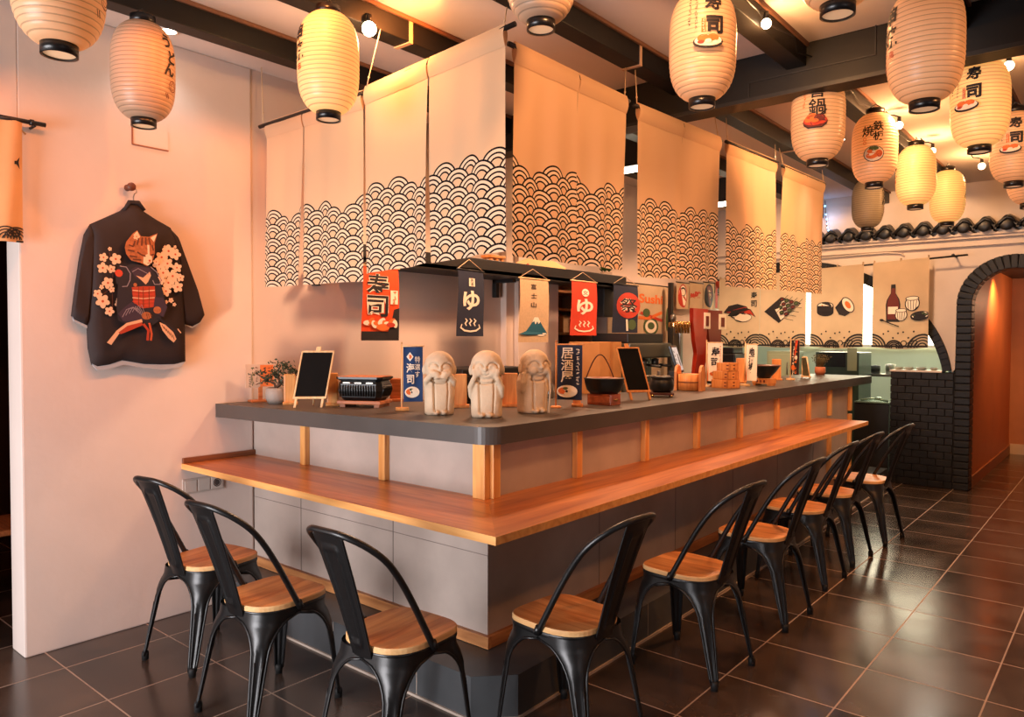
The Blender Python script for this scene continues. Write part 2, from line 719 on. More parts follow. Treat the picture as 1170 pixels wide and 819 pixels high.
def brick(mb, cx, cz, w_, h_, ang, y0=YB - .025, y1=YB + .17):
    r_ = Matrix.Rotation(-ang, 3, 'Y')
    j = rb.uniform(0, .006)
    mb.box(cx - w_ / 2, cx + w_ / 2, y0 - j, y1, cz - h_ / 2, cz + h_ / 2, bev=.006, rot=r_)


for i in range(21):
    t = PI * (i + .5) / 21
    brick(bk, DX + .395 * math.cos(t), DZ + .395 * math.sin(t), .128, .053, t)
n_ = 26
for sx_ in (-1, 1):
    for i in range(n_):
        brick(bk, DX + sx_ * .395, DZ - (i + .5) * DZ / n_, .128, DZ / n_ - .009, 0)
jb = bk.build('trim_2', m_brick)
struct(jb)
mt = MB()
pa = [(DX + .455 * math.cos(PI * i / 30), DZ + .455 * math.sin(PI * i / 30)) for i in range(31)]
pb = [(DX + .34 * math.cos(PI * i / 30), DZ + .34 * math.sin(PI * i / 30)) for i in range(30, -1, -1)]
mt.prism([(DX + .455, 0)] + pa + [(DX - .455, 0), (DX - .34, 0)] + pb + [(DX + .34, 0)], YB - .012, YB + .155, fm=lambda u, v, w_: (u, w_, v))
struct(mt.build('trim_3', m_mortar))
bk = MB()
mt = MB()
oa = [ell(HX, HZ, 1.6, 1.3, t0 + (PI * .7 - t0) * i / 44) for i in range(45)]
ia = [ell(HX, HZ, 1.52, 1.19, t0 + (PI * .7 - t0) * i / 44) for i in range(45)]
for i in range(44):
    a, b_, c_, d_ = Vector(oa[i]), Vector(oa[i + 1]), Vector(ia[i + 1]), Vector(ia[i])
    ce = (a + b_ + c_ + d_) / 4
    q = [ce + (p - ce) * .9 for p in (a, b_, c_, d_)]
    bk.prism([(p.x, p.y) for p in q], YB - .03, YB + .17, fm=lambda u, v, w_: (u, w_, v))
mt.prism(oa + ia[::-1], YB - .015, YB + .155, fm=lambda u, v, w_: (u, w_, v))
struct(bk.build('trim_4', m_brick))
struct(mt.build('trim_5', m_mortar))

# low wall under the hatch
lw = thing('low_brick_wall', 'low black painted brick wall with a white top beside the arched doorway', 'brick wall', (0, 0, 0))
lw['kind'] = 'structure'
b1 = MB()
x0, x1, hz = -1.90, -1.335, 1.125
b1.box(x0 + .01, x1 + .005, YB - .01, YB + .15, 0, hz, 1)
rows = 16
rh = hz / rows
for r_ in range(rows):
    x = x0 - (0 if r_ % 2 else .07)
    while x < x1 - .005:
        xa, xb = max(x, x0), min(x + .14, x1)
        if xb - xa > .015:
            b1.box(xa + .003, xb - .003, YB - .022 - rb.uniform(0, .008), YB + .155, r_ * rh + .003, (r_ + 1) * rh - .003, 0, bev=.004)
        x += .14
b1.build('brick_body', [m_brick, m_mortar], lw)
MB().box(x0 - .005, -1.44, YB - .03, YB + .2, hz, hz + .018, bev=.004).build('white_capping', m_white, lw)

# moulding under the tile coping
MB_ = MB().box(-4.0, 3.0, YB - .05, YB + .01, 2.335, 2.40).box(-4.0, 3.0, YB - .10, YB + .01, 2.40, 2.425)
MB_.tube([(-2.65, YB - .035, 2.315), (-1.95, YB - .035, 2.325), (-1.82, YB - .03, 2.31), (-1.79, YB - .015, 2.28)], .008, 6)
struct(MB_.build('trim_6', m_part))

cop = thing('tile_coping', 'row of curved black glazed roof tiles along the top of the white partition', 'roof tiles', (0, YB, 0))
mk = MB()
pts = []
nx = 27
x = -2.72
while x < -.62:
    pts.append((x, 2.425))
    x += .01
pts2 = [(x, 2.475 + .035 * math.cos((x + 2.62) / .17 * 2 * PI)) for x, _ in pts][::-1]
mk.prism(pts + pts2, -.13, 0, fm=lambda u, v, w_: (u, w_, v))
mk.build('mortar_bed', m_part, cop)
tile0 = None
for i in range(14):
    q = MB()

    def tf(u, v):
        a = (u - .5) * 2
        x = -.095 + u * .19
        z = .066 * math.cos(a * PI * .80) * (1 if abs(a) < .62 else .75)
        return Vector((x, -.20 + v * .22, z + .035 * v))

    q.grid(16, 4, tf)
    q.grid(16, 4, lambda u, v: tf(u, v) - Vector((0, 0, .016)))
    q.grid(16, 1, lambda u, v: tf(u, 0) - Vector((0, 0, .016 * v)))
    q.ball((0, -.19, -.012), (.062, .024, .062), 14)
    q.tube([(-.085, -.205, -.035), (-.05, -.212, .0), (0, -.214, .044), (.04, -.212, .03), (.075, -.205, -.012)], [.01, .014, .017, .015, .008], 8)
    if tile0 is None:
        o = q.build('roof_tile', mat('glazed_black_tile', (20, 20, 21), .42, noise=.2), cop)
        tile0 = o
    else:
        o = tile0.copy()
        COL.objects.link(o)
        o.parent = cop
    o.location = (-2.62 + i * .17, 0, 2.515)
    o.rotation_euler = (0, rb.uniform(-.05, .05), 0)

# corridor beyond the door arch
w = MB().box(-1.33, -1.215, YB + .16, 11.4, 0, 2.3)
w.box(.3, .4, YB + .16, 11.4, 0, 2.3)
struct(w.build('wall_corridor', m_corr))
struct(MB().box(-1.4, .4, 11.3, 11.4, 0, 2.5).build('wall_far', m_corr2))
struct(MB().box(-1.4, .4, YB + .16, 11.4, 2.22, 2.3).build('ceiling_corridor', m_black))
struct(MB().box(-1.215, -1.20, YB + .2, 11.3, 0, .11).build('baseboard_corridor', mat('brown_baseboard', (150, 96, 62), .5)))
struct(MB().box(-1.2, .3, 11.285, 11.3, 0, .13).build('baseboard_far', m_white))
# kitchen beyond the hatch
w = MB().box(-5.2, -1.33, 10.6, 10.7, 0, 2.7)
w.box(-1.42, -1.33, YB + .16, 10.7, 0, 2.7)
w.box(-5.2, -5.1, YB + .1, 10.7, 0, 2.7)
struct(w.build('wall_kitchen', m_kitchen))
struct(MB().box(-5.2, -1.33, YB + .16, 10.7, 2.7, 2.78).build('ceiling_kitchen', m_kitchen))
# dark room through the opening at the left edge
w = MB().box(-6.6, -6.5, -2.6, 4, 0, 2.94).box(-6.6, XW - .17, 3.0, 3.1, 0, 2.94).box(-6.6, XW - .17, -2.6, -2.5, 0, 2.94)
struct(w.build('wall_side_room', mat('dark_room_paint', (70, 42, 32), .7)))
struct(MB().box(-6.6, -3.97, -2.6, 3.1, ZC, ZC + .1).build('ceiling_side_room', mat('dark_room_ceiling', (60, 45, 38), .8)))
# unseen sides of the room
struct(MB().box(3.0, 3.1, -2.6, 8.4, 0, ZC).build('wall_right', m_wall))

# beams
def beam(x0, x1, z0, name='ceiling_beam'):
    b_ = MB().box(x0, x1, -2.6, YB, z0, ZC, bev=.004)
    return b_


bm_spec = [(-3.345, -3.25, 'leftmost long black ceiling beam, closest to the kimono wall', (2.32,)),
           (-2.72, -2.62, 'long black ceiling beam above the left hanging fabric panels', (2.37, )),
           (-2.04, -1.94, 'long black ceiling beam above the inner edge of the right-hand fabric panels', (3.3, 5.5)),
           (-1.40, -1.30, 'long black ceiling beam carrying the small glowing globe bulbs', (5.7,)),
           (-.72, -.60, 'rightmost long black ceiling beam, by the pair of sushi lanterns', ())]
for x0, x1, lb, bands in bm_spec:
    t = thing('ceiling_beam', lb, 'beam', ((x0 + x1) / 2, 0, ZC), 0, 'black ceiling beams')
    h = (x1 - x0) / 2
    MB().box(-h, h, -2.55, 3.85, -.115, -.002, bev=.004).box(-h, h, 3.98, YB, -.115, -.002, bev=.004).build('beam_body', m_beam, t)
    MB().box(h, h + .012, -2.55, 3.85, -.02, -.002).box(h, h + .012, 3.98, YB, -.02, -.002).build('edge_strip', mat('beam_edge', (120, 82, 60), .6), t)
    for y in bands:
        MB().box(-h - .004, h + .004, y, y + .022, -.12, -.002).build('joint_band', mat('pale_band', (205, 165, 135), .6), t)
t = thing('cross_beam', 'deep black beam crossing the room under the ceiling', 'beam', (0, 3.85, 0))
MB().box(XW, 3.0, 0, .13, 2.70, ZC, bev=.004).build('beam_body', m_beam, t)
MB().box(XW, 3.0, -.012, .0, 2.70, 2.72).build('lower_flange', m_black, t)
MB().box(-1.60, -.98, -.006, 0, 2.80, 2.805).box(-1.6, -1.595, -.006, 0, 2.72, 2.805).box(-.98, -.975, -.006, 0, 2.8, ZC).build('steel_plate', m_black, t)
t = thing('beam_stub', 'short black post stub standing on top of the crossing beam', 'beam', (at(1, 3.81, 903, 43).x, 3.81, 2.86))
MB().box(-.04, .035, -.03, .03, -.0, .078, bev=.003).build('stub_block', m_beam, t)

# light fittings
def downlight(x, y, label, m_, r=.035):
    t = thing('ceiling_downlight', label, 'ceiling light', (x, y, ZC), 0, 'recessed ceiling downlights')
    MB().lathe([(r, -.001), (r, -.006), (r + .008, -.006), (r + .01, 0)], n=24).build('trim_ring', m_white, t)
    MB().lathe([(.0, -.004), (r, -.004)], n=24).build('lens', m_, t)
    return t


downlight(-3.64, 1.73, 'round recessed ceiling light near the leftmost beam, right of the noodle lantern', m_lamp, .036)
downlight(-2.12, 5.12, 'bright recessed ceiling light under the ceiling past the crossing beam', m_lampg, .05)
downlight(-1.74, 5.85, 'recessed ceiling light half hidden behind the hot pot lantern base', m_lampg, .05)
tl = thing('tube_light', 'white strip light glimpsed between the first and second right fabric panels', 'ceiling light', (-2.95, 4.75, 2.70))
MB().box(-.25, .25, -.03, .03, -.035, 0, bev=.01).build('diffuser', m_lamp, tl)
MB().box(-.27, .27, -.04, .04, 0, .24).build('housing', m_black, tl)
tl2 = thing('tube_light', 'white strip light glimpsed between the second and third right fabric panels', 'ceiling light', (-2.95, 6.6, 2.72))
MB().box(-.25, .25, -.03, .03, -.035, 0, bev=.01).build('diffuser', m_lamp, tl2)
MB().box(-.27, .27, -.04, .04, 0, .22).build('housing', m_black, tl2)

bulbs = [(-2.60, 2.12, 2.80, 'glowing globe bulb behind the bright lantern over the corner', .032),
         (-1.27, 3.24, 2.83, 'glowing globe bulb on a cable left of the beam stub', .022),
         (-1.20, 5.31, 2.83, 'glowing globe bulb just right of the griddle lantern top', .024),
         (-1.17, 6.18, 2.83, 'glowing globe bulb between the two small far lanterns', .022),
         (-.97, 6.97, 2.83, 'farthest glowing globe bulb at the end of a black arm', .026),
         (-.52, 4.51, 2.83, 'glowing globe bulb at the shoulder of the sushi lantern beyond the beam', .024)]
for i, (x, y, z, lb, r) in enumerate(bulbs):
    t = thing('globe_bulb', lb, 'light bulb', (x, y, z), 0, 'globe bulbs strung along the beams')
    MB().ball((0, 0, 0), r, 18).build('glass_globe', m_bulb, t)
    MB().tube([(0, 0, r * .8), (0, 0, r + .03)], [.013, .011], 10).build('socket', m_black, t)
    MB().tube([(0, 0, r + .03), (-.03, 0, r + .045), (-.06, 0, r + .05), (-.075, -.02, 2.93 - z)], .004, 6).build('cable', m_black, t)
cb = MB()
p = []
for i in range(41):
    y = 2.4 + i * .13
    p.append((-1.275 + .02 * math.sin(i * 1.7), y, 2.86 + .018 * math.sin(i * 2.3)))
tag(cb.tube(p, .004, 5).build('bulb_cable', m_black), 'thin black cable looping along the bulb beam', 'cable')

fs = thing('fairy_lights', 'strand of blue fairy lights hanging at the far end wall', 'fairy lights', (-2.56, YB - .03, 2.86))
MB().tube([(0, 0, .06), (.01, 0, -.1), (.02, 0, -.2), (.03, 0, -.27)], .003, 5).build('wire', m_black, fs)
mbl = mat('blue_led', (120, 190, 255), .3, emit=(120, 190, 255), estr=9)
for i, (dx, dz) in enumerate([(.0, 0), (.012, -.09), (.022, -.14), (.025, -.19), (.03, -.23), (.04, -.26)]):
    MB().ball((dx, -.006, dz), .008, 8).build('led', mbl, fs)
MB().box(-.10, -.02, -.04, .02, -.12, .02).build('control_box', m_black, fs)

# access panel outline on the left wall, sockets under the ledge
t = thing('access_panel', 'flush white access panel on the wall under the noodle lantern', 'wall panel', (XW, 1.72, 2.27))
a, b_ = at(0, XW, 151, 143), at(0, XW, 192, 172)
mb = MB().box(-.003, .003, a.y - 1.72, b_.y - 1.72, b_.z - 2.27, a.z - 2.27 - .0)
mb.build('panel_door', m_wall, t)
mb = MB().box(0, .006, a.y - 1.724, a.y - 1.718, b_.z - 2.274, a.z - 2.27).box(0, .006, a.y - 1.72, b_.y - 1.72, b_.z - 2.276, b_.z - 2.27)
mb.build('panel_gap', mat('brown_shadow_gap', (150, 95, 70), .8), t)

t = thing('wall_socket', 'triple white wall socket with one round outlet under the wooden ledge', 'socket', (XW, 1.97, .665))
mb = MB().box(0, .008, -.115, .115, -.04, .04, bev=.003)
mb.build('plate', mat('socket_plastic', (190, 178, 168), .35), t)
for k in range(3):
    MB().box(.007, .011, -.105 + k * .073, -.040 + k * .073, -.031, .031, bev=.002).build('module', mat('socket_insert', (205, 194, 184), .3), t)
MB().tube([(.010, .073 + .02 * math.cos(q), .02 * math.sin(q)) for q in [2 * PI * i / 20 for i in range(20)]], .003, 6, closed=True).ball((.010, .073, .0), (.003, .017, .017), 14).build('outlet_ring', mat('socket_dark', (70, 60, 56), .5), t)

# ------------------------------------------------------------------ the bar
bar = thing('bar_counter', 'L-shaped concrete bar base with pine posts on a dark tiled foot step', 'bar counter', (0, 0, 0))
CX, CY = -2.03, 2.27
mb = MB()
mb.prism([(XW + .001, CY), (CX, CY), (CX, 7.25), (CX - .12, 7.25), (CX - .12, CY + .12), (XW + .001, CY + .12)], .17, 1.017)
mb.build('concrete_panel', m_conc, bar)
mb = MB()
for x in (-3.35, -2.62):
    mb.box(x, x + .004, CY - .0015, CY, .18, .76)
mb.box(XW, CX, CY - .0012, CY, .55, .553)
for y in (3.1, 3.9, 4.7, 5.5, 6.3):
    mb.box(CX, CX + .0015, y, y + .004, .18, .76)
mb.build('panel_joint', mat('joint_grey', (120, 108, 102), .8), bar)
mb = MB().box(XW, CX + .022, CY - .022, CY, .172, .222, bev=.002)
mb.build('foot_trim', m_trimwood, bar)
mb = MB().box(CX, CX + .022, CY, 7.25, .172, .222, bev=.002)
mb.build('foot_trim', wood('trim_wood_y', (196, 132, 78), (146, 88, 46), 1, 1), bar)
for x in (-3.29, -2.665):
    MB().box(x - .022, x + .022, CY - .03, CY, .79, 1.02, bev=.003).build('post', m_pine, bar)
MB().box(CX - .055, CX + .012, CY - .035, CY + .0, .79, 1.02, bev=.003).build('post', m_pine, bar)
MB().box(CX, CX + .03, CY - .0, CY + .045, .79, 1.02, bev=.003).build('post', m_pine, bar)
for px in (663, 740, 799, 848, 890, 926, 950, 973):
    y = at(0, CX + .03, px, 470).y
    MB().box(CX, CX + .03, y - .022, y + .022, .79, 1.02, bev=.003).build('post', m_pine, bar)
    if px > 940:
        MB().box(CX, CX + .03, y - .022, y + .022, .222, .76, bev=.003).build('post', m_pine, bar)
# foot step
mb = MB().prism([(XW, 2.03), (-1.90, 2.03), (-1.775, 2.16), (-1.79, 5.0), (-1.86, 8.02), (CX, 8.02), (CX, CY), (XW, CY)], 0.0, .17)
mb.build('foot_step', m_plinth, bar)
mb = MB().box(XW, -1.90, 2.022, 2.03, 0, .01)
for x in (-3.3, -2.75, -2.2):
    mb.box(x, x + .003, 2.0285, 2.03, 0, .17)
mb.prism([(-1.90, 2.022), (-1.767, 2.156), (-1.775, 2.16), (-1.90, 2.03)], 0, .01)
mb.prism([(-1.767, 2.156), (-1.782, 5.0), (-1.852, 8.02), (-1.86, 8.02), (-1.79, 5.0), (-1.775, 2.16)], 0, .01)
for y in (2.6, 3.15, 3.7, 4.25):
    mb.box(-1.79, -1.773 - (y - 2) * .005, y, y + .003, 0, .17)
mb.build('step_grout', m_grout, bar)

lg = thing('dining_ledge', 'orange-brown wooden eating ledge wrapping round the bar', 'counter top', (0, 0, 0))
MB().prism([(XW, 1.855), (-1.615, 1.845), (CX, CY), (XW, CY)], .76, .79).build('ledge_board', m_ledge_x, lg)
MB().prism([(-1.615, 1.845), (-1.64, 6.42), (CX, 6.42), (CX, CY)], .76, .79).build('ledge_board', m_ledge_y, lg)
MB().box(XW, XW + .018, 1.855, CY, .79, .818, bev=.003).build('wall_upstand', wood('dark_trim_wood', (140, 84, 50), (96, 54, 30), 1, 1), lg)
mb = MB().prism([(XW, 1.853), (-1.613, 1.843), (-1.617, 1.848), (XW, 1.858)], .7605, .7895).prism([(-1.613, 1.843), (-1.638, 6.42), (-1.645, 6.42), (-1.62, 1.85)], .7605, .7895)
mb.build('edge_banding', wood('pale_edge_wood', (238, 178, 104), (212, 142, 76), 1, 0), lg)

sl = thing('bar_worktop', 'long dark grey stone bar top with a rounded corner', 'counter top', (0, 0, 0))
SZ = 1.09
cor = []
cx_, cy_, r_ = -2.05, 2.29, .085
for i in range(9):
    a = -PI / 2 + .04 + (PI / 2 - .04) * i / 8
    cor.append((cx_ + r_ * math.cos(a), cy_ + r_ * math.sin(a)))
poly = [(XW, 2.04)] + cor + [(-1.985, 7.88), (-2.62, 7.88), (-2.62, 2.95), (XW, 2.95)]
mb = MB().prism(poly, SZ - .072, SZ)
o = mb.build('stone_top', m_slab, sl)
bv = o.modifiers.new('b', 'BEVEL')
bv.width = .006
bv.segments = 2
bv.limit_method = 'ANGLE'

# ================================================================== CHAIRS
m_seat = wood('ash_seat_wood', (226, 158, 98), (186, 112, 58), 1.1, 1, .4, .052)
m_seatedge = wood('seat_edge_wood', (236, 190, 132), (214, 160, 100), 1.4, 1, .5)
m_metal = mat('black_powder_coat', (17, 17, 18), .36, spec=.55, noise=.1, nscale=30)
m_rub = mat('black_rubber', (12, 12, 12), .7)


def leg_bm(sx, sy):
    H, HB = .435, .165
    mb = MB()
    zs = [.435, .425, .41, .395, .385, .37, .35, .325, .30, .27, .235, .19, .14, .09, .05, .022]
    NS = 16
    rows = []
    edges = [[], []]
    for z in zs:
        f = (H - z) / H
        X = .160 + f * (.040 if sy > 0 else .018)
        Y = .168 + f * (.012 if sy > 0 else .072)
        if z >= .408:
            w_ = HB + .004
        elif z > .27:
            w_ = HB - (HB - .040) * math.sqrt(max(0, 1 - ((z - .27) / .138) ** 2))
        else:
            w_ = .040 - (.27 - z) / .27 * .022
        w_ = min(w_, HB + .004)
        r = min(.085 if z > .39 else .055 + .03 * max(0, (z - .3) / .09), w_ * .8) * (1 if z > .3 else .8)
        row = []
        for k in range(NS + 1):
            s = k / NS
            if s < .34:
                q = s / .34
                x, y = X - w_ + (w_ - r) * q, Y
            elif s > .66:
                q = (s - .66) / .34
                x, y = X, Y - r - (w_ - r) * q
            else:
                q = (s - .34) / .32 * PI / 2
                x, y = X - r + r * math.sin(q), Y - r + r * math.cos(q)
            # pressed groove down the corner
            if .03 < z < .31:
                g = math.exp(-((s - .5) / .085) ** 2) * .007
                x -= g
                y -= g
            row.append(Vector((x * sx, y * sy, z)))
        rows.append(row)
        edges[0].append(row[0])
        edges[1].append(row[-1])
    vs = [p for r_ in rows for p in r_]
    inn = []
    for r_ in rows:
        for p in r_:
            d = Vector((-p.x, -p.y, 0)).normalized() * .005
            inn.append(p + d)
    n = NS + 1
    fs = [(i * n + k, i * n + k + 1, (i + 1) * n + k + 1, (i + 1) * n + k) for i in range(len(rows) - 1) for k in range(NS)]
    o = len(vs)
    fs2 = [(o + a, o + d, o + c, o + b_) for a, b_, c, d in fs]
    mb.add(vs + inn, fs + fs2, 0, True)
    for e in edges:
        mb.tube([p for p in e if p.z < .412], .0052, 6)
    # groove rim
    for s_ in (-1, 1):
        mb.tube([rows[i][NS // 2 + s_ * 2] * 1.0 for i in range(9, len(rows))], .0022, 5)
    return mb


def make_chair():
    t = thing('metal_chair', 'x', 'chair')
    # seat board
    out = []
    N = 48
    for k in range(N):
        a = 2 * PI * k / N
        c, s = math.cos(a), math.sin(a)
        e = 4.4 if s > 0 else 3.0
        x = .163 * abs(c) ** (2 / e) * (1 if c >= 0 else -1)
        y = .170 * abs(s) ** (2 / e) * (1 if s >= 0 else -1)
        if y < 0:
            x *= 1 - .08 * (-y / .17) ** 2
            y *= 1.0
        out.append((x, y))
    mb = MB()
    rings = [(1.0, .441, 1), (1.0, .456, 1), (.985, .461, 0), (.9, .4615, 0), (.5, .458, 0), (.02, .457, 0)]
    vs, fs, ms = [], [], []
    for sc, z, mi in rings:
        vs += [(x * sc, y * sc, z) for x, y in out]
    mb.add(vs, [(i * N + k, i * N + (k + 1) % N, (i + 1) * N + (k + 1) % N, (i + 1) * N + k) for i in range(2) for k in range(N)], 1, False)
    mb.add(vs, [(i * N + k, i * N + (k + 1) % N, (i + 1) * N + (k + 1) % N, (i + 1) * N + k) for i in range(2, 5) for k in range(N)] + [tuple(5 * N + k for k in range(N))], 0, True)
    mb.add([(x, y, .441) for x, y in out], [tuple(range(N))], 1)
    mb.build('seat', [m_seat, m_seatedge], t)
    # pan under the board
    mb = MB()
    sk = []
    for sc, z in ((.97, .444), (1.0, .437), (1.0, .425), (.96, .41)):
        sk += [(x * sc * 1.0, y * sc * 1.0, z) for x, y in out]
    mb.add(sk, [(i * N + k, i * N + (k + 1) % N, (i + 1) * N + (k + 1) % N, (i + 1) * N + k) for i in range(3) for k in range(N)] + [tuple(range(N))], 0, True)
    mb.build('seat_pan', m_metal, t)
    for sx in (-1, 1):
        for sy in (-1, 1):
            l = leg_bm(sx, sy).build('leg', m_metal, t)
            X, Y = (.199 if sy > 0 else .177) - .011, (.179 if sy > 0 else .236) - .011
            MB().lathe([(0, 0), (.015, 0), (.016, .03), (.013, .04), (0, .04)], (X * sx, Y * sy, 0), 10).build('foot_cap', m_rub, l)
    mb = MB()
    for s in (-1, 1):
        mb.tube([(-.128 * s, -.132, .36), (0, 0, .372), (.128 * s, .128, .36)], .006, 6)
    mb.build('cross_brace', m_metal, t)
    # hoop: rises from the middle of the seat sides and sweeps back over the top
    R = .125
    hx, zt = .163, .885
    P = []
    zc = zt - R
    for i in range(13):
        f = i / 12
        P.append((-.170 + .007 * f, 0, .43 + (zc - .43) * f))
    n = 12
    for i in range(1, n + 1):
        a = PI - (PI / 2) * i / n
        P.append((-hx + R + R * math.cos(a), 0, zc + R * math.sin(a)))

    def back(z):
        f = (z - .43) / (zt - .43)
        return -.005 - .235 * f - .085 * f ** 5
    P = [(x, back(z), z) for x, _, z in P]
    Q = [(-x, y, z) for x, y, z in P[::-1]]
    hp = MB().tube(P + Q, .0115, 10)
    for s in (-1, 1):
        hp.tube([(s * .170, -.015, .46), (s * .172, -.003, .432)], .013, 8)
        hp.ball((s * .180, -.003, .441), .0045, 8)
    hp.build('back_hoop', m_metal, t)
    # splat
    def sp(u, v):
        hw = .044 + .024 * v ** 1.3
        x = (u * 2 - 1) * hw
        y = -.170 - .150 * v + .006 * math.sin(PI * v) - .006 * (1 - (u * 2 - 1) ** 2)
        z = .415 + v * .466
        uu, vv = abs(u * 2 - 1), v
        d = 0
        if .1 < vv < .9:
            ex = abs(uu - .52)
            d = .0075 * math.exp(-(ex / .075) ** 2) * min(1, (vv - .1) / .04, (.9 - vv) / .04)
        if uu < .52 and (abs(vv - .12) < .02 or abs(vv - .88) < .02):
            d = max(d, .006)
        return Vector((x, y - d, z))

    mb = MB().grid(22, 40, sp).grid(22, 40, lambda u, v: sp(u, v) + Vector((0, .006, 0)))
    mb.tube([sp(0, j / 20) + Vector((0, .003, 0)) for j in range(21)], .004, 6).tube([sp(1, j / 20) + Vector((0, .003, 0)) for j in range(21)], .004, 6)
    mb.build('back_splat', m_metal, t)
    return t


chair0 = make_chair()
chair0.scale = (1, 1, .957)
R_ = math.radians
GL, GR = 'chairs along the short side of the bar', 'chairs along the long side of the bar'
chairs = [(-3.255, 1.725, R_(9), 'black metal chair with wooden seat at the wall end of the ledge, below the sockets', GL),
          (-2.61, 1.64, R_(5), 'black metal chair with wooden seat, middle one of the three on the short side', GL),
          (-1.945, 1.715, R_(3), 'black metal chair with wooden seat on the short side, closest to the ledge corner', GL),
          (-1.585, 2.21, R_(86), 'black metal chair with wooden seat, first one round the corner on the long side', GR),
          (-1.515, 3.04, R_(86), 'black metal chair with wooden seat, second on the long side from the ledge corner', GR),
          (-1.52, 3.835, R_(88), 'black metal chair with wooden seat, third on the long side from the ledge corner', GR),
          (-1.56, 4.58, R_(88), 'black metal chair with wooden seat, fourth on the long side from the ledge corner', GR),
          (-1.565, 5.17, R_(86), 'black metal chair with wooden seat, fifth on the long side, next to last', GR),
          (-1.52, 5.82, R_(84), 'black metal chair with wooden seat, last on the long side near the brick wall', GR)]
for i, (x, y, rz, lb, g) in enumerate(chairs):
    if i == 0:
        chair0.location = (x, y, 0)
        chair0.rotation_euler = (0, 0, rz)
        chair0['label'] = lb
        chair0['group'] = g
    else:
        copy_thing(chair0, (x, y, 0), rz, lb, g)

# ================================================================== LANTERNS
m_ring = mat('lantern_ring', (20, 17, 17), .3)
m_ink = mat('brush_ink', (26, 20, 22), .7)
m_red = mat('print_red', (190, 58, 34), .7)
m_orange = mat('print_orange', (226, 112, 44), .7)
m_pale = mat('print_pale', (244, 226, 200), .7)
m_brown = mat('print_brown', (104, 36, 26), .7)
m_green = mat('print_green', (74, 92, 52), .7)


def paper(name, col, estr, ecol=(255, 190, 110)):
    """ribbed lantern paper, its glow set as emission in the paper itself, with the darker wire hoops showing through"""
    M = mat(name, col, .36, trans=.25, spec=.5)
    nt = M.node_tree
    n = nt.nodes
    b = n['Principled BSDF']
    tc = n.new('ShaderNodeTexCoord')
    sx = n.new('ShaderNodeSeparateXYZ')
    nt.links.new(tc.outputs['Object'], sx.inputs[0])
    q = mth(nt, 'PINGPONG', mth(nt, 'DIVIDE', mth(nt, 'SUBTRACT', sx.outputs[2], .03), .40 / NRIB), .5)
    g = mth(nt, 'LESS_THAN', q, .10)
    t = n.new('ShaderNodeTexNoise')
    t.inputs['Scale'].default_value = 7
    nt.links.new(tc.outputs['Object'], t.inputs['Vector'])
    v = mth(nt, 'MULTIPLY', mth(nt, 'MULTIPLY_ADD', g, -.38, 1), mth(nt, 'MULTIPLY_ADD', t.outputs[0], .3, .84))
    mx = n.new('ShaderNodeMix')
    mx.data_type = 'RGBA'
    mx.blend_type = 'MULTIPLY'
    mx.inputs[0].default_value = 1
    mx.inputs[6].default_value = lin(col)
    cb = n.new('ShaderNodeCombineColor')
    for i in range(3):
        nt.links.new(v, cb.inputs[i])
    nt.links.new(cb.outputs[0], mx.inputs[7])
    nt.links.new(mx.outputs[2], b.inputs['Base Color'])
    nt.links.new(mx.outputs[2], n['Translucent BSDF'].inputs[0])
    b.inputs['Emission Color'].default_value = lin(ecol)
    nt.links.new(mth(nt, 'MULTIPLY', v, estr), b.inputs['Emission Strength'])
    return M


NRIB = 23
P_off = paper('lantern_paper_unlit', (204, 174, 146), .05, (255, 160, 90))  # unlit paper is still given a faint glow of its own
P_warm = paper('lantern_paper_warm', (232, 194, 154), .30, (255, 160, 84))
P_lit = paper('lantern_paper_lit', (240, 206, 160), .66, (255, 190, 100))
P_grey = paper('lantern_paper_grey', (190, 172, 140), .03)  # trace of glow added to unlit paper
LPR = .125
LINKS = [m_ink, m_red, m_orange, m_pale, m_brown, m_green]


def lrad(z):
    """lantern radius at height z (0 bottom .. .46 top)"""
    t = (z - .03) / .40
    t = min(1, max(0, t))
    e = abs(2 * t - 1)
    return .046 + (LPR - .046) * (max(0, 1 - e ** 3.4)) ** .62


def lantern_mesh(sub=True):
    prof = []
    nr = NRIB
    for i in range(nr * 4 + 1):
        z = .03 + .40 * i / (nr * 4)
        rr = lrad(z) - .0020 * (1 - abs(math.sin(PI * i / 4)) ** .7)
        prof.append((rr, z))
    return prof


lprof = lantern_mesh()


def lantern(x, y, ztop, rz, mpaper, label, art=None, cord=None, group='paper lanterns hanging from the beams', scale=1.):
    t = thing('paper_lantern', label, 'lantern', (x, y, ztop - .46 * scale), rz, group)
    t.scale = (scale,) * 3
    mb = MB().lathe(lprof, n=40)
    if art:
        def fm(u, v, d):
            z = v
            r = lrad(z) + .0012 + d
            a = u / LPR - PI / 2
            return Vector((math.cos(a) * r, math.sin(a) * r, z))
        art.emit(mb, fm, base=.0006, step=.0002, off=1, sub=.02)
    mb.build('paper_shade', [mpaper] + LINKS, t, fix=False)
    MB().lathe([(.044, .0), (.050, .0), (.050, .034), (.044, .034), (.044, 0)], n=32).build('bottom_ring', m_ring, t)
    MB().lathe([(0, .006), (.043, .006)], n=24).build('base_disc', mat('lantern_base_glow', (240, 200, 160), .5, emit=(255, 200, 150), estr=.35), t)
    MB().lathe([(.044, .426), (.050, .426), (.050, .460), (.044, .460), (.044, .426)], n=32).build('top_ring', m_ring, t)
    c = MB().tube([(-.046, 0, .455), (-.02, 0, .478), (0, 0, .49), (.02, 0, .478), (.046, 0, .455)], .003, 6)
    c.tube([(0, 0, .49), (0, 0, max(.495, (cord or (ZC - .11)) - (ztop - .46)))], .003, 6)
    c.build('wire_hanger', m_black, t)
    return t


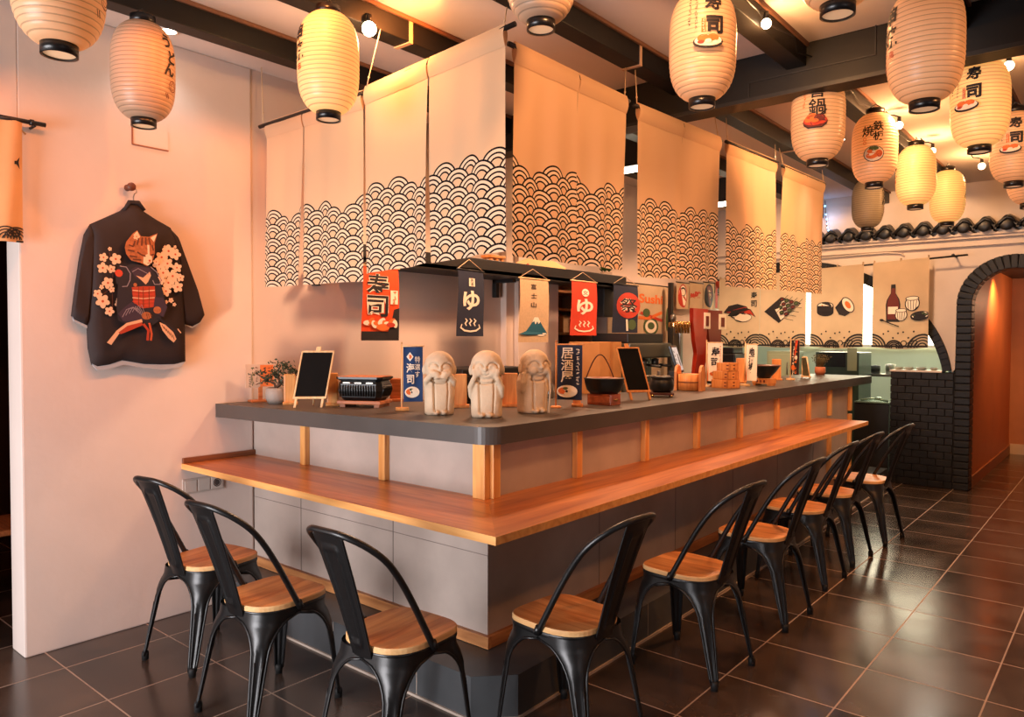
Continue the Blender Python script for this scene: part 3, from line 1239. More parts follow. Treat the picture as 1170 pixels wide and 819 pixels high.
def bowl_art(a, cx, cy, s, plate=False):
    a.disc(cx, cy, .046 * s, 0, .024 * s)
    a.disc(cx, cy + .004 * s, .041 * s, 4 if not plate else 3, .019 * s)
    a.disc(cx - .015 * s, cy + .012 * s, .018 * s, 2, .013 * s).disc(cx + .014 * s, cy + .013 * s, .018 * s, 2, .012 * s)
    a.disc(cx, cy + .002 * s, .010 * s, 3, .007 * s).disc(cx + .022 * s, cy - .002 * s, .009 * s, 3, .006 * s).disc(cx - .022 * s, cy - .001 * s, .010 * s, 1, .006 * s)
    return a


def art_sushi():
    a = Art()
    a.text('寿', .022, .348, .066, 0, .04)
    a.text('司', .026, .262, .066, 0, .045)
    a.rect(-.022, .235, -.008, .285, 2)
    a.marks(-.015, .282, .240, .009, 3, 2)
    a.marks(-.040, .37, .25, .010, 0, 5)
    a.marks(-.060, .37, .26, .010, 0, 8)
    return bowl_art(a, .0, .195, 1.05, True)


def art_hotpot():
    a = Art()
    a.text('喜', .008, .335, .072, 0, .018).text('鍋', .008, .256, .078, 0, .015)
    a.marks(-.05, .34, .25, .016, 2, 4)
    a.disc(0, .185, .055, 4, .030).disc(0, .192, .052, 1, .024).disc(-.02, .205, .028, 2, .018, rot=.5).disc(.02, .204, .024, 4, .016)
    a.disc(.0, .19, .016, 2, .009).stroke([(.02, .215), (.05, .24)], .005, 0).stroke([(-.05, .175), (-.03, .158), (.03, .158), (.05, .175)], .006, 0)
    return a


def art_griddle():
    a = Art()
    a.text('鉄', .024, .335, .058, 0, .018).text('板', .024, .276, .056, 0, .018).text('焼', -.032, .308, .064, 0, .015)
    a.ring(-.048, .262, .008, .003, 2).ring(-.048, .240, .008, .003, 2)
    a.disc(0, .175, .054, 0, .046).disc(0, .176, .050, 3, .042).disc(-.018, .185, .026, 3, .02).disc(-.01, .165, .03, 2, .018)
    a.disc(.0, .205, .026, 5, .012).disc(.028, .175, .018, 2, .02).ring(.028, .175, .012, .003, 1).ring(.03, .165, .009, .003, 1).disc(-.02, .19, .014, 2, .01)
    return a


def art_skewer():
    a = Art()
    a.text('串', .0, .33, .070, 0, .04).text('焼', .0, .252, .078, 0, .018)
    a.text('串', .01, .19, .030, 1, .01)
    a.marks(-.03, .2, .14, .014, 1, 3)
    return a


def art_udon():
    a = Art()
    a.text('う', -.01, .345, .056, 0, .03).text('ど', .02, .285, .056, 0, .03).text('ん', -.0, .230, .058, 0, .03)
    a.ring(.02, .165, .022, .003, 4).ring(.02, .165, .013, .002, 4).stroke([(-.01, .13), (.0, .11)], .004, 4).stroke([(-.02, .13), (-.01, .11)], .003, 4)
    return a


def face(x, y, ang=0.):
    """rotation that turns the print (local -Y) toward the camera, then ang degrees to the side"""
    return math.atan2(y, x) + PI / 2 + PI + R_(ang) + PI - PI


def place_l(px, pytop, z, **k):
    p = at(2, z, px, pytop)
    return p.x, p.y


def by_base(px, pyb, w_):
    """lantern whose width fills w_ photo pixels: distance from its real width"""
    D = F * .25 / w_
    d = fw + RT * ((px - 585) / F) - UP * ((pyb - 409.5) / F)
    p = Vector((0, 0, CAMZ)) + d * D
    return p.x, p.y, p.z + .46


def ang(x, y, a):
    # local -Y axis must point to the camera (origin)
    return math.atan2(-y, -x) + PI / 2 + R_(a)


x, y, z = by_base(68, 64, 97)
lantern(x, y, z, ang(x, y, 60), P_warm, 'large lantern cut off by the top left corner of the photo', art_udon())
x, y = place_l(163, 19, 2.795)
lantern(x, y, 2.795, ang(x, y, 52), P_off, 'lantern with udon lettering on its side, hanging in front of the kimono wall', art_udon())
x, y = place_l(375, 8, 2.80)
lantern(x, y, 2.80, ang(x, y, -68), P_lit, 'brightly lit yellow lantern hanging in front of the left fabric panels', art_skewer())
x, y, z = by_base(618, 35, 82)
lantern(x, y, z, ang(x, y, 140), P_off, 'plain lantern base showing above the corner where the fabric panels meet', None)
x, y, z = by_base(802, 123, 75)
lantern(x, y, z, ang(x, y, 8), P_warm, 'sushi lantern in front of the crossing beam with its print facing us', art_sushi())
x, y, z = by_base(957, 18, 96)
lantern(x, y, z, ang(x, y, 150), P_warm, 'lantern of which only the base pokes in at the top edge, over the beam', None)
x, y, z = by_base(1056, 126, 80)
lantern(x, y, z, ang(x, y, -62), P_warm, 'large lantern with skewer lettering on its edge, hanging before the right half of the beam', art_skewer())
x, y, z = by_base(934, 183, 54.5)
lantern(x, y, z, ang(x, y, -6), P_warm, 'lantern printed with a red hot pot, its top hidden by the crossing beam', art_hotpot(), scale=1.07)
x, y = place_l(1000, 125, 2.80)
lantern(x, y, 2.80, ang(x, y, -2), P_warm, 'lantern printed with a round griddle dish, past the crossing beam', art_griddle())
x, y = place_l(1047, 162, 2.80)
lantern(x, y, 2.80, ang(x, y, -80), P_lit, 'glowing yellow lantern just right of the griddle lantern', art_skewer())
x, y = place_l(1083, 191, 2.80)
lantern(x, y, 2.80, ang(x, y, 78), P_lit, 'small glowing lantern touching the roof tiles, farthest of the bright ones', art_udon())
x, y = place_l(1121, 63, 2.80)
lantern(x, y, 2.80, ang(x, y, -24), P_lit, 'sushi lantern past the beam with a bright stripe and a globe bulb at its shoulder', art_sushi())
x, y = place_l(1160, 123, 2.80)
lantern(x, y, 2.80, ang(x, y, -8), P_warm, 'sushi lantern cut off by the right edge of the photo', art_sushi())
x, y, z = by_base(1176, 238, 46)
lantern(x, y, z, ang(x, y, 120), P_warm, 'lantern sliver at the right photo edge behind the cut-off sushi lantern', None)
x, y, z = by_base(991, 264, 34)
lantern(x, y, z, ang(x, y, 70), P_grey, 'unlit greyish lantern behind the griddle lantern, above the tile row', art_udon())

# ================================================================== NOREN (hanging fabric panels)
m_string = mat('hanging_string', (222, 190, 150), .8)
m_rod = mat('noren_rod', (28, 22, 20), .4)
SEI = seigaiha_material('wave_print_cloth', (228, 190, 152), .365)


def noren(name_label, A, B, ztA, ztB, zbA, zbB, strings, tone=None, split=.5, seed=1, hem=.10, phase=0., ends=(.03, .03)):
    """A, B: (x, y) of the two upper ends; the panel is made of two cloths side by side on a rod"""
    A3, B3 = Vector((A[0], A[1], ztA)), Vector((B[0], B[1], ztB))
    t = thing('noren', name_label, 'hanging fabric', A3, 0, 'wave-print fabric panels above the bar')
    ax = B3 - A3
    W = ax.length
    dirn = ax.normalized()
    nrm = Vector((dirn.y, -dirn.x, 0)).normalized()
    R = random.Random(seed)
    ph = [R.uniform(0, 6) for _ in range(4)]
    for part, (u0, u1) in enumerate(((0, split - .004), (split + .004, 1))):
        mb = MB()

        def fn(u, v):
            uu = u0 + (u1 - u0) * u
            top = A3.lerp(B3, uu)
            zb = zbA + (zbB - zbA) * uu
            amp = .010 * v ** .8
            off = amp * math.sin(uu * 17 + ph[0]) + amp * .7 * math.sin(uu * 31 + ph[1] + v) + .006 * math.sin(v * 3 + ph[2])
            edge = .012 * v * (1 if part == 0 else -1) * math.exp(-((uu - split) / .03) ** 2)
            p = Vector((top.x, top.y, top.z + (zb - top.z) * v)) + nrm * (off + edge)
            return p - A3

        def uvf(u, v):
            uu = u0 + (u1 - u0) * u
            return (uu * W + phase, (1 - v) * (ztA - zbA))

        mb.grid(26, 24, fn, uvf=uvf)
        # doubled hem over the rod
        def hf(u, v):
            p = fn(u, v * hem)
            return p + nrm * .012 * math.sin(PI * v) + nrm * .002
        mb.grid(26, 5, hf, uvf=lambda u, v: (u, .9))
        mb.grid(26, 5, lambda u, v: fn(u, v * hem) - nrm * (.012 * math.sin(PI * v) + .002), uvf=lambda u, v: (u, .9))
        mb.build('cloth_half', tone or SEI, t, fix=False)
    MB().tube([-dirn * ends[0] + Vector((0, 0, -.018)), dirn * (W + ends[1]) + Vector((0, 0, -.018))], .011, 8).build('rod', m_rod, t)
    for (u, tx, ty, tz) in strings:
        p = dirn * (W * u) + Vector((0, 0, -.018))
        q = Vector((tx, ty, tz)) - A3
        mid = p.lerp(q, .22)
        MB().tube([p + Vector((0, 0, -.01)), mid, q], .0028, 6).ball(mid, .006, 6).build('string', m_string, t)
    return t


YN, XN = 2.29, -1.965
noren('wave-print panel at the kimono wall end, hung on the shorter visible rod', (-3.695, YN), (-2.865, YN), 2.635, 2.635, 1.725, 1.72, [(-.03, -3.735, 2.29, 2.94), ], seed=1, split=.42, ends=(.06, .008))
noren('wave-print panel on the left side of the corner, pattern rising to the right', (-2.835, YN), (-1.955, YN - .005), 2.645, 2.705, 1.755, 1.80, [(.0, -2.62, 2.20, 2.83), (.985, -2.09, 2.47, 2.94)], seed=2, split=.5, phase=.3, ends=(.008, .05))
noren('orange-lit wave-print panel just right of the corner, with the widest cloth', (XN, 2.345), (XN, 3.215), 2.655, 2.65, 1.785, 1.79, [(.99, -2.02, 3.30, 2.83)], seed=3, split=.52, phase=.1)
noren('wave-print panel second from the corner on the long side', (XN, 3.325), (XN, 4.30), 2.645, 2.675, 1.765, 1.80, [(.0, -2.0, 3.36, 2.85), (.985, -1.99, 4.26, 2.85)], seed=4, split=.5, phase=.22)
noren('wave-print panel third from the corner, hung below a downlight', (XN, 4.42), (XN, 5.235), 2.685, 2.71, 1.775, 1.795, [(.0, -1.99, 4.44, 2.85), (.985, -1.99, 5.26, 2.85)], seed=5, split=.49, phase=.05)
noren('wave-print panel farthest along the long side, beside the blue lights', (XN, 5.37), (XN, 6.27), 2.705, 2.725, 1.80, 1.815, [(.0, -2.0, 5.37, 2.83), (.985, -2.0, 6.3, 2.94)], seed=6, split=.52, phase=.31)

# ================================================================== THINGS ON THE BAR
m_bam = wood('bamboo_wood', (232, 172, 104), (204, 134, 72), 1.6, 2, .45)
m_bam2 = wood('warm_block_wood', (228, 156, 88), (198, 116, 58), 1.6, 2, .45)
m_bam3 = wood('base_wood', (200, 120, 68), (146, 78, 40), 1.6, 0, .5)
m_chalk = mat('chalkboard', (13, 11, 10), .8, spec=.15, noise=.15, nscale=8)
m_iron = mat('cast_iron', (14, 15, 15), .38, noise=.3, nscale=20)
m_stone = mat('carved_sandstone', (214, 188, 158), .85, noise=.14, nscale=14, bump=.35, bscale=60)
m_navy = mat('navy_cloth', (28, 34, 56), .8, noise=.1, nscale=40)
m_blue = mat('blue_cloth', (24, 58, 104), .8, noise=.1, nscale=40)
m_orcl = mat('orange_cloth', (228, 74, 16), .75, noise=.06, nscale=30)
m_redcl = mat('red_orange_cloth', (206, 60, 30), .75, noise=.06, nscale=30)
m_beige = mat('beige_cloth', (206, 172, 132), .85, noise=.08, nscale=60)
m_cream = mat('cream_cloth', (214, 186, 150), .85, noise=.08, nscale=4, trans=.2)
m_teal = mat('teal_print', (26, 92, 110), .7)
m_ivory = mat('ivory_print', (246, 230, 206), .7)
m_tan = mat('tan_box', (206, 140, 78), .7, noise=.08)
m_steel = mat('brushed_steel', (150, 146, 138), .3, .9)
m_gold = mat('polished_brass', (232, 180, 110), .22, .95)
m_leaf = mat('dark_leaf', (52, 66, 44), .6, noise=.3, nscale=20)
m_leaf2 = mat('grass_green_leaf', (92, 112, 52), .6, noise=.3, nscale=20)
m_ltwood = wood('pale_frame_wood', (242, 206, 156), (222, 172, 116), 1.5, 2, .5)
m_redbrd = mat('glossy_red', (172, 40, 14), .3)


def on_top(px, py, z=SZ):
    p = at(2, z, px, py)
    return p.x, p.y, z


def depth(p):
    return (Vector(p) - Vector((0, 0, CAMZ))).dot(fw)


def mpp(p):
    """metres per photo pixel at p"""
    return depth(p) / F


def look(x, y, a=0):
    return math.atan2(-y, -x) + PI / 2 + R_(a)


def plane_map(n=1):
    """art laid on the front (local -Y side) of a thing: u right, v up"""
    return lambda u, v, d: Vector((u, -d, v))


# wooden card stand + plant + holders ---------------------------------
p = on_top(297, 459)
t = thing('card_stand', 'clear-backed printed card on a small wooden stand at the wall end of the bar', 'card stand', p, look(p[0], p[1], 20))
MB().box(-.055, .055, -.025, .04, 0, .012, bev=.003).box(-.008, .014, -.005, .008, .012, .09, bev=.002).build('stand', m_bam3, t)
a = Art()
a.rect(-.075, .085, .0, .205, 1)
a.rect(.0, .085, .075, .205, 2)
a.marks(-.045, .19, .10, .022, 3, 3).marks(-.02, .195, .10, .016, 4, 4).marks(-.06, .16, .09, .014, 0, 6)
a.marks(.022, .19, .12, .018, 0, 7).marks(.045, .19, .14, .014, 4, 8).marks(.060, .195, .16, .012, 0, 9)
mb = MB().box(-.08, .085, -.004, 0, .08, .21, 1)
a.emit(mb, lambda u, v, d: Vector((u, -.004 - d, v)), off=0)
mb.build('printed_card', [m_ink, mat('card_pink', (206, 178, 156), .6), mat('card_peach', (226, 120, 60), .6), m_green, m_brown], t)

p = on_top(316, 461)
t = thing('potted_bonsai', 'small dark green bonsai plant in a ribbed grey pot beside the chalkboard easel', 'plant', p, .5)
t.scale = (1.22, 1.22, 1.22)
mb = MB().lathe([(0, 0), (.034, 0), (.044, .02), (.047, .045), (.043, .068), (.038, .072), (.034, .068), (.0, .062)], n=40, wob=lambda q, z: 1 + .035 * math.sin(14 * q + z * 60))
mb.build('ribbed_pot', mat('grey_ceramic', (158, 146, 136), .6, noise=.1), t)
R = random.Random(11)
mb = MB()
for pth in ([(0, 0, .06), (-.01, 0, .09), (-.05, .01, .10), (-.10, .0, .135)], [(0, 0, .06), (.015, 0, .10), (.0, 0, .14), (.02, 0, .165)], [(0, 0, .07), (.03, 0, .10), (.07, 0, .125)]):
    mb.tube(pth, [.007, .006, .004, .003][:len(pth)], 6)
mb.build('branch', mat('bark', (86, 60, 42), .8), t)
mb = MB()
for cx, cz, r_, n_ in ((-.045, .105, .035, 70), (-.085, .135, .018, 30), (.0, .13, .04, 90), (.025, .165, .038, 90), (.07, .145, .03, 60), (.095, .135, .018, 30), (.03, .09, .03, 50)):
    for i in range(n_):
        c = Vector((cx + R.gauss(0, r_ * .5), R.gauss(0, .02), cz + R.gauss(0, r_ * .28)))
        d = Vector((R.uniform(-1, 1), R.uniform(-1, 1), R.uniform(-.2, 1))).normalized() * .016
        s = d.cross(Vector((R.random(), R.random(), R.random()))).normalized() * .005
        mb.add([c, c + d * .5 + s, c + d, c + d * .5 - s], [(0, 1, 2, 3)], 0)
mb.build('foliage', m_leaf, t, fix=False)


def wood_holder(px, py, hh, ww, label, rz=0, kind='half', m_=None):
    p = on_top(px, py)
    k = mpp(p)
    h, w_ = hh * k, ww * k
    t = thing('wooden_holder', label, 'menu holder', p, look(p[0], p[1], rz), 'wooden menu holders on the bar')
    MB().box(-w_ / 2, w_ / 2, -.018, .018, .0, h, bev=.008).build('upright_block', m_ or m_bam, t)
    MB().box(-w_ / 2 - .006, w_ / 2 + .012, -.045, .03, 0, .014, bev=.004).build('foot', m_ or m_bam, t)
    return t


wood_holder(331, 462, 35, 13, 'pale wooden holder between the bonsai and the chalkboard easel')
wood_holder(380, 463, 37, 13, 'pale wooden holder between the easel and the black charcoal grill')
wood_holder(452, 458, 26, 13, 'small wooden holder behind the black grill and the blue flag', m_=m_bam3)
wood_holder(525, 465, 38, 17, 'warm wooden holder standing behind the mouth-covering statue', m_=m_bam2)
wood_holder(582, 464, 38, 19, 'warm wooden holder between the middle and the right statue', m_=m_bam2)
wood_holder(659, 464, 40, 9, 'wooden holder with wide foot right of the black lettered flag', m_=m_bam2)
wood_holder(846, 437, 28, 10, 'wooden board leaning between the stacked boxes and the second white flag', m_=m_bam2)
wood_holder(887, 434, 24, 10, 'wooden board right of the black bowl on its stand', m_=m_bam2)


def easel(px, py, w_px, h_px, label, tilt=12, rz=0, lean=0, scale=1, m_=m_ltwood):
    p = on_top(px, py)
    k = mpp(p)
    w_, h = w_px * k, h_px * k
    t = thing('chalkboard_easel', label, 'chalkboard', p, look(p[0], p[1], rz), 'small chalkboard easels on the bar')
    rot = Matrix.Rotation(R_(-tilt), 3, 'X')
    sh = Matrix(((1, 0, lean), (0, 1, 0), (0, 0, 1)))

    def B(x0, x1, y0, y1, z0, z1, bev=.002):
        m_b = MB().box(x0, x1, y0, y1, z0, z1, bev=bev)
        m_b.v = [tuple(rot @ (sh @ Vector(q))) for q in m_b.v]
        return m_b
    fr = .008
    f_ = MB()
    for q in (B(-w_ / 2, w_ / 2, -.008, .006, h - fr * 1.2, h), B(-w_ / 2, w_ / 2, -.014, .006, .045, .045 + fr * 1.5), B(-w_ / 2, -w_ / 2 + fr, -.008, .006, .05, h), B(w_ / 2 - fr, w_ / 2, -.008, .006, .05, h)):
        f_.add(q.v, q.f)
    f_.build('board_frame', m_, t)
    B(-w_ / 2 + fr, w_ / 2 - fr, -.005, .003, .045 + fr, h - fr).build('slate', m_chalk, t)
    for s in (-1, 1):
        B(s * w_ * .40 - .006, s * w_ * .40 + .006, -.012, .004, 0, .05).build('front_leg', m_, t)
    B(-.012, .012, -.004, .008, h, h + .022).build('top_clip', m_, t)
    MB().tube([(lean * h * .9, .02 + h * .18, h * .9), (lean * .3 * h, .12, .004)], .005, 6).build('rear_leg', m_, t)
    return t


easel(352, 466, 37, 66, 'pale-framed blank chalkboard easel between the bonsai and the black grill', 10, rz=-6, lean=.16)
easel(732, 457, 28, 62, 'narrow chalkboard easel with wooden clip right of the black iron pot', 14, rz=22, lean=-.18, m_=m_bam2)


def grill_box(px, py, wpx, label):
    p = on_top(px, py)
    k = mpp(p)
    s = wpx * k / .24
    t = thing('charcoal_grill', label, 'tabletop grill', p, look(p[0], p[1], -24))
    t.scale = (s, s, s)

    def ring(hw, hd, z, cut=.02):
        return [(x, y, z) for x, y in ((-hw + cut, -hd), (hw - cut, -hd), (hw, -hd + cut), (hw, hd - cut), (hw - cut, hd), (-hw + cut, hd), (-hw, hd - cut), (-hw, -hd + cut))]
    mb = MB()
    prof = [(.085, .055, .03), (.10, .068, .045), (.108, .074, .075), (.104, .072, .105), (.098, .066, .118), (.112, .082, .128), (.112, .082, .136), (.10, .07, .134), (.09, .06, .11)]
    vs = []
    for hw, hd, z in prof:
        vs += ring(hw, hd, z)
    mb.add(vs, [(i * 8 + q, i * 8 + (q + 1) % 8, (i + 1) * 8 + (q + 1) % 8, (i + 1) * 8 + q) for i in range(len(prof) - 1) for q in range(8)] + [tuple(range(8)), tuple((len(prof) - 1) * 8 + q for q in range(8))])
    for i in range(15):
        x = -.085 + i * .0122
        mb.tube([(x, -.075, .05), (x * 1.02, -.080, .078), (x, -.076, .100)], .0028, 5)
    for i in range(9):
        y = -.05 + i * .0125
        mb.tube([(.102, y, .05), (.112, y, .078), (.106, y, .1)], .0028, 5)
    mb.build('ribbed_body', m_iron, t)
    m_sil = mat('grill_vent_silver', (196, 184, 168), .4, .5)
    mb = MB()
    for x in (-.055, .0, .055):
        mb.box(x - .016, x + .016, -.0775, -.073, .108, .113)
    mb.build('vent_slot', m_sil, t)
    MB().box(-.1, .1, -.07, .07, .134, .139, bev=.002).build('grill_plate', mat('grill_top_copper', (190, 120, 80), .5, .2), t)
    mb = MB().box(-.105, .105, -.072, .072, .014, .030, bev=.003)
    mb.box(-.095, -.07, -.06, .06, 0, .014).box(.07, .095, -.06, .06, 0, .014)
    mb.build('wooden_base', m_bam3, t)
    return t


grill_box(417, 464, 60, 'black ribbed box-shaped charcoal grill on a wooden base')

# nobori flags ---------------------------------------------------------
LK = [m_ink, m_red, m_orange, m_ivory, m_teal, m_green, m_brown]


def flag(px, py, hpx, wpx, label, cloth, art, rz=0, pole=None, foot=None, side=1, base='round', top=.06):
    p = on_top(px, py)
    k = mpp(p)
    h, w_ = hpx * k, wpx * k
    t = thing('desk_banner', label, 'mini banner', p, look(p[0], p[1], rz), 'small banners on poles along the bar')
    pl = pole or m_ltwood
    MB().tube([(0, 0, .0), (0, 0, h)], .0042, 8).ball((0, 0, h), .006, 8).build('pole', pl, t)
    MB().tube([(0, 0, h * .955), (w_ * 1.08, 0, h * .955)], .0035, 8).build('crossbar', pl, t)
    (MB().lathe([(0, 0), (.028, 0), (.028, .008), (.02, .012), (0, .012)], n=20) if base == 'round' else MB().box(-.03, .035, -.02, .02, 0, .016, bev=.003)).build('foot', foot or pl, t)
    z1, z0 = h * .945, h * .13
    W_, H_ = w_ - .008, z1 - z0

    def fn(u, v, d=0):
        return Vector((.008 + W_ * u, .003 * math.sin(u * 7 + v * 4) - d, z1 - H_ * v))
    mb = MB().grid(8, 14, fn)
    a = art
    a.emit(mb, lambda u, v, d: fn(u / W_ * (W_ / 1.) if False else u, 1 - v, d + .0012), off=1)
    mb.build('banner_cloth', [cloth] + LK, t, fix=False)
    return t


def scale_art(a, su, sv):
    for i, (vs, fs, mi) in enumerate(a.items):
        a.items[i] = ([(x * su, y * sv) for x, y in vs], fs, mi)
    return a


# the art of a banner is drawn on a sheet 1 wide and 2.4 high, then fitted to the cloth
def fit(a, H=2.4):
    return scale_art(a, 1, 1 / H)


def plate_art(a, cx, cy, s):
    a.disc(cx, cy, .40 * s, 3, .26 * s).disc(cx - .12 * s, cy + .02 * s, .22 * s, 2, .14 * s).disc(cx + .16 * s, cy + .03 * s, .17 * s, 1, .12 * s).disc(cx + .05 * s, cy - .09 * s, .16 * s, 3, .08 * s).disc(cx - .05 * s, cy + .12 * s, .1 * s, 5, .06 * s).disc(cx + .02 * s, cy, .08 * s, 0, .05 * s)
    return a


a = Art()
a.fill([(.34, 2.17), (.52, 1.97), (.34, 1.77), (.16, 1.97)], 3).disc(.34, 1.97, .09, 2)
a.text('海', .36, 1.48, .42, 3, .02).text('司', .36, .98, .40, 3, .02)
a.text('特', .72, 1.85, .28, 3, .01).text('選', .72, 1.52, .28, 3, .01).text('す', .72, 1.2, .26, 3, .01)
plate_art(a, .45, .42, .95)
flag(459, 469, 77, 24, 'blue sushi banner with white letters on a white pole left of the statues', m_blue, fit(a), 4, foot=m_bam, base='box')

a = Art()
for i, ch in enumerate('居酒屋'):
    a.text(ch, .40, 2.05 - i * .52, .50, 3, .012)
a.marks(.84, 2.25, .75, .13, 3, 12)
plate_art(a, .42, .38, 1.05)
flag(635, 466, 76, 31, 'black banner with outlined white letters on an orange pole right of the statues', m_navy, fit(a), -18, pole=m_bam2, foot=m_bam2)

a = Art().rect(0, 0, 1, 2.4, 3).stroke([(.04, 0), (.04, 2.4)], .08, 2)
a.text('寿', .5, 1.85, .62, 0, .03).text('司', .5, 1.2, .55, 0, .03)
a.marks(.85, 2.2, 1.0, .12, 1, 3)
plate_art(a, .5, .45, .9)
flag(807, 442, 53, 19, 'white sushi banner behind the wooden tub', m_ivory, fit(a), -24, base='box')
a = Art().rect(0, 0, 1, 2.4, 3).stroke([(.05, 0), (.05, 2.4)], .1, 2)
a.text('地', .5, 1.95, .55, 0, .03).text('酒', .5, 1.42, .52, 0, .03).text('場', .5, .92, .5, 0, .03).marks(.5, .55, .15, .3, 5, 3)
flag(851, 441, 50, 15, 'white banner with large black letters between the boxes and the black bowl', m_ivory, fit(a), -30, base='box')
a = Art().rect(0, 0, 1, 2.4, 0)
a.marks(.3, 2.3, .1, .3, 3, 3).marks(.65, 2.3, .1, .3, 2, 5).disc(.7, 1.2, .15, 3).disc(.35, .5, .2, 2)
flag(903, 434, 48, 11, 'red and black banner close to the far end of the bar', m_redcl, fit(a), -34, base='box')

# jizo statues ----------------------------------------------------------
import numpy as np


def remesh(mb, vox=.0032):
    o = mb.build('tmp', m_stone)
    md = o.modifiers.new('r', 'REMESH')
    md.mode = 'VOXEL'
    md.voxel_size = vox
    md.use_smooth_shade = True
    sm = o.modifiers.new('s', 'SMOOTH')
    sm.factor = .6
    sm.iterations = 3
    dg = bpy.context.evaluated_depsgraph_get()
    me = bpy.data.meshes.new_from_object(o.evaluated_get(dg))
    bpy.data.objects.remove(o)
    return me


def carve(me, lines, front=True):
    n = len(me.vertices)
    co = np.empty(n * 3)
    me.vertices.foreach_get('co', co)
    co = co.reshape(-1, 3)
    no = np.array([v.normal[:] for v in me.vertices])
    disp = np.zeros(n)
    for pts_, r, d in lines:
        P_ = np.array(pts_)
        best = np.full(n, 9.)
        for a_, b_ in zip(P_[:-1], P_[1:]):
            ab = b_ - a_
            t = np.clip(((co[:, [0, 2]] - a_) @ ab) / max(ab @ ab, 1e-12), 0, 1)
            q = a_ + t[:, None] * ab
            best = np.minimum(best, np.hypot(co[:, 0] - q[:, 0], co[:, 2] - q[:, 1]))
        disp = np.where(no[:, 1] < .15, disp + d * np.exp(-(best / r) ** 2), disp)
    co = co - no * disp[:, None]
    me.vertices.foreach_set('co', co.reshape(-1))
    me.update()
    return me


def arc(cx, cz, r, a0, a1, n=10, ry=None):
    ry = ry or r
    return [(cx + r * math.cos(math.radians(a0 + (a1 - a0) * i / n)), cz + ry * math.sin(math.radians(a0 + (a1 - a0) * i / n))) for i in range(n + 1)]


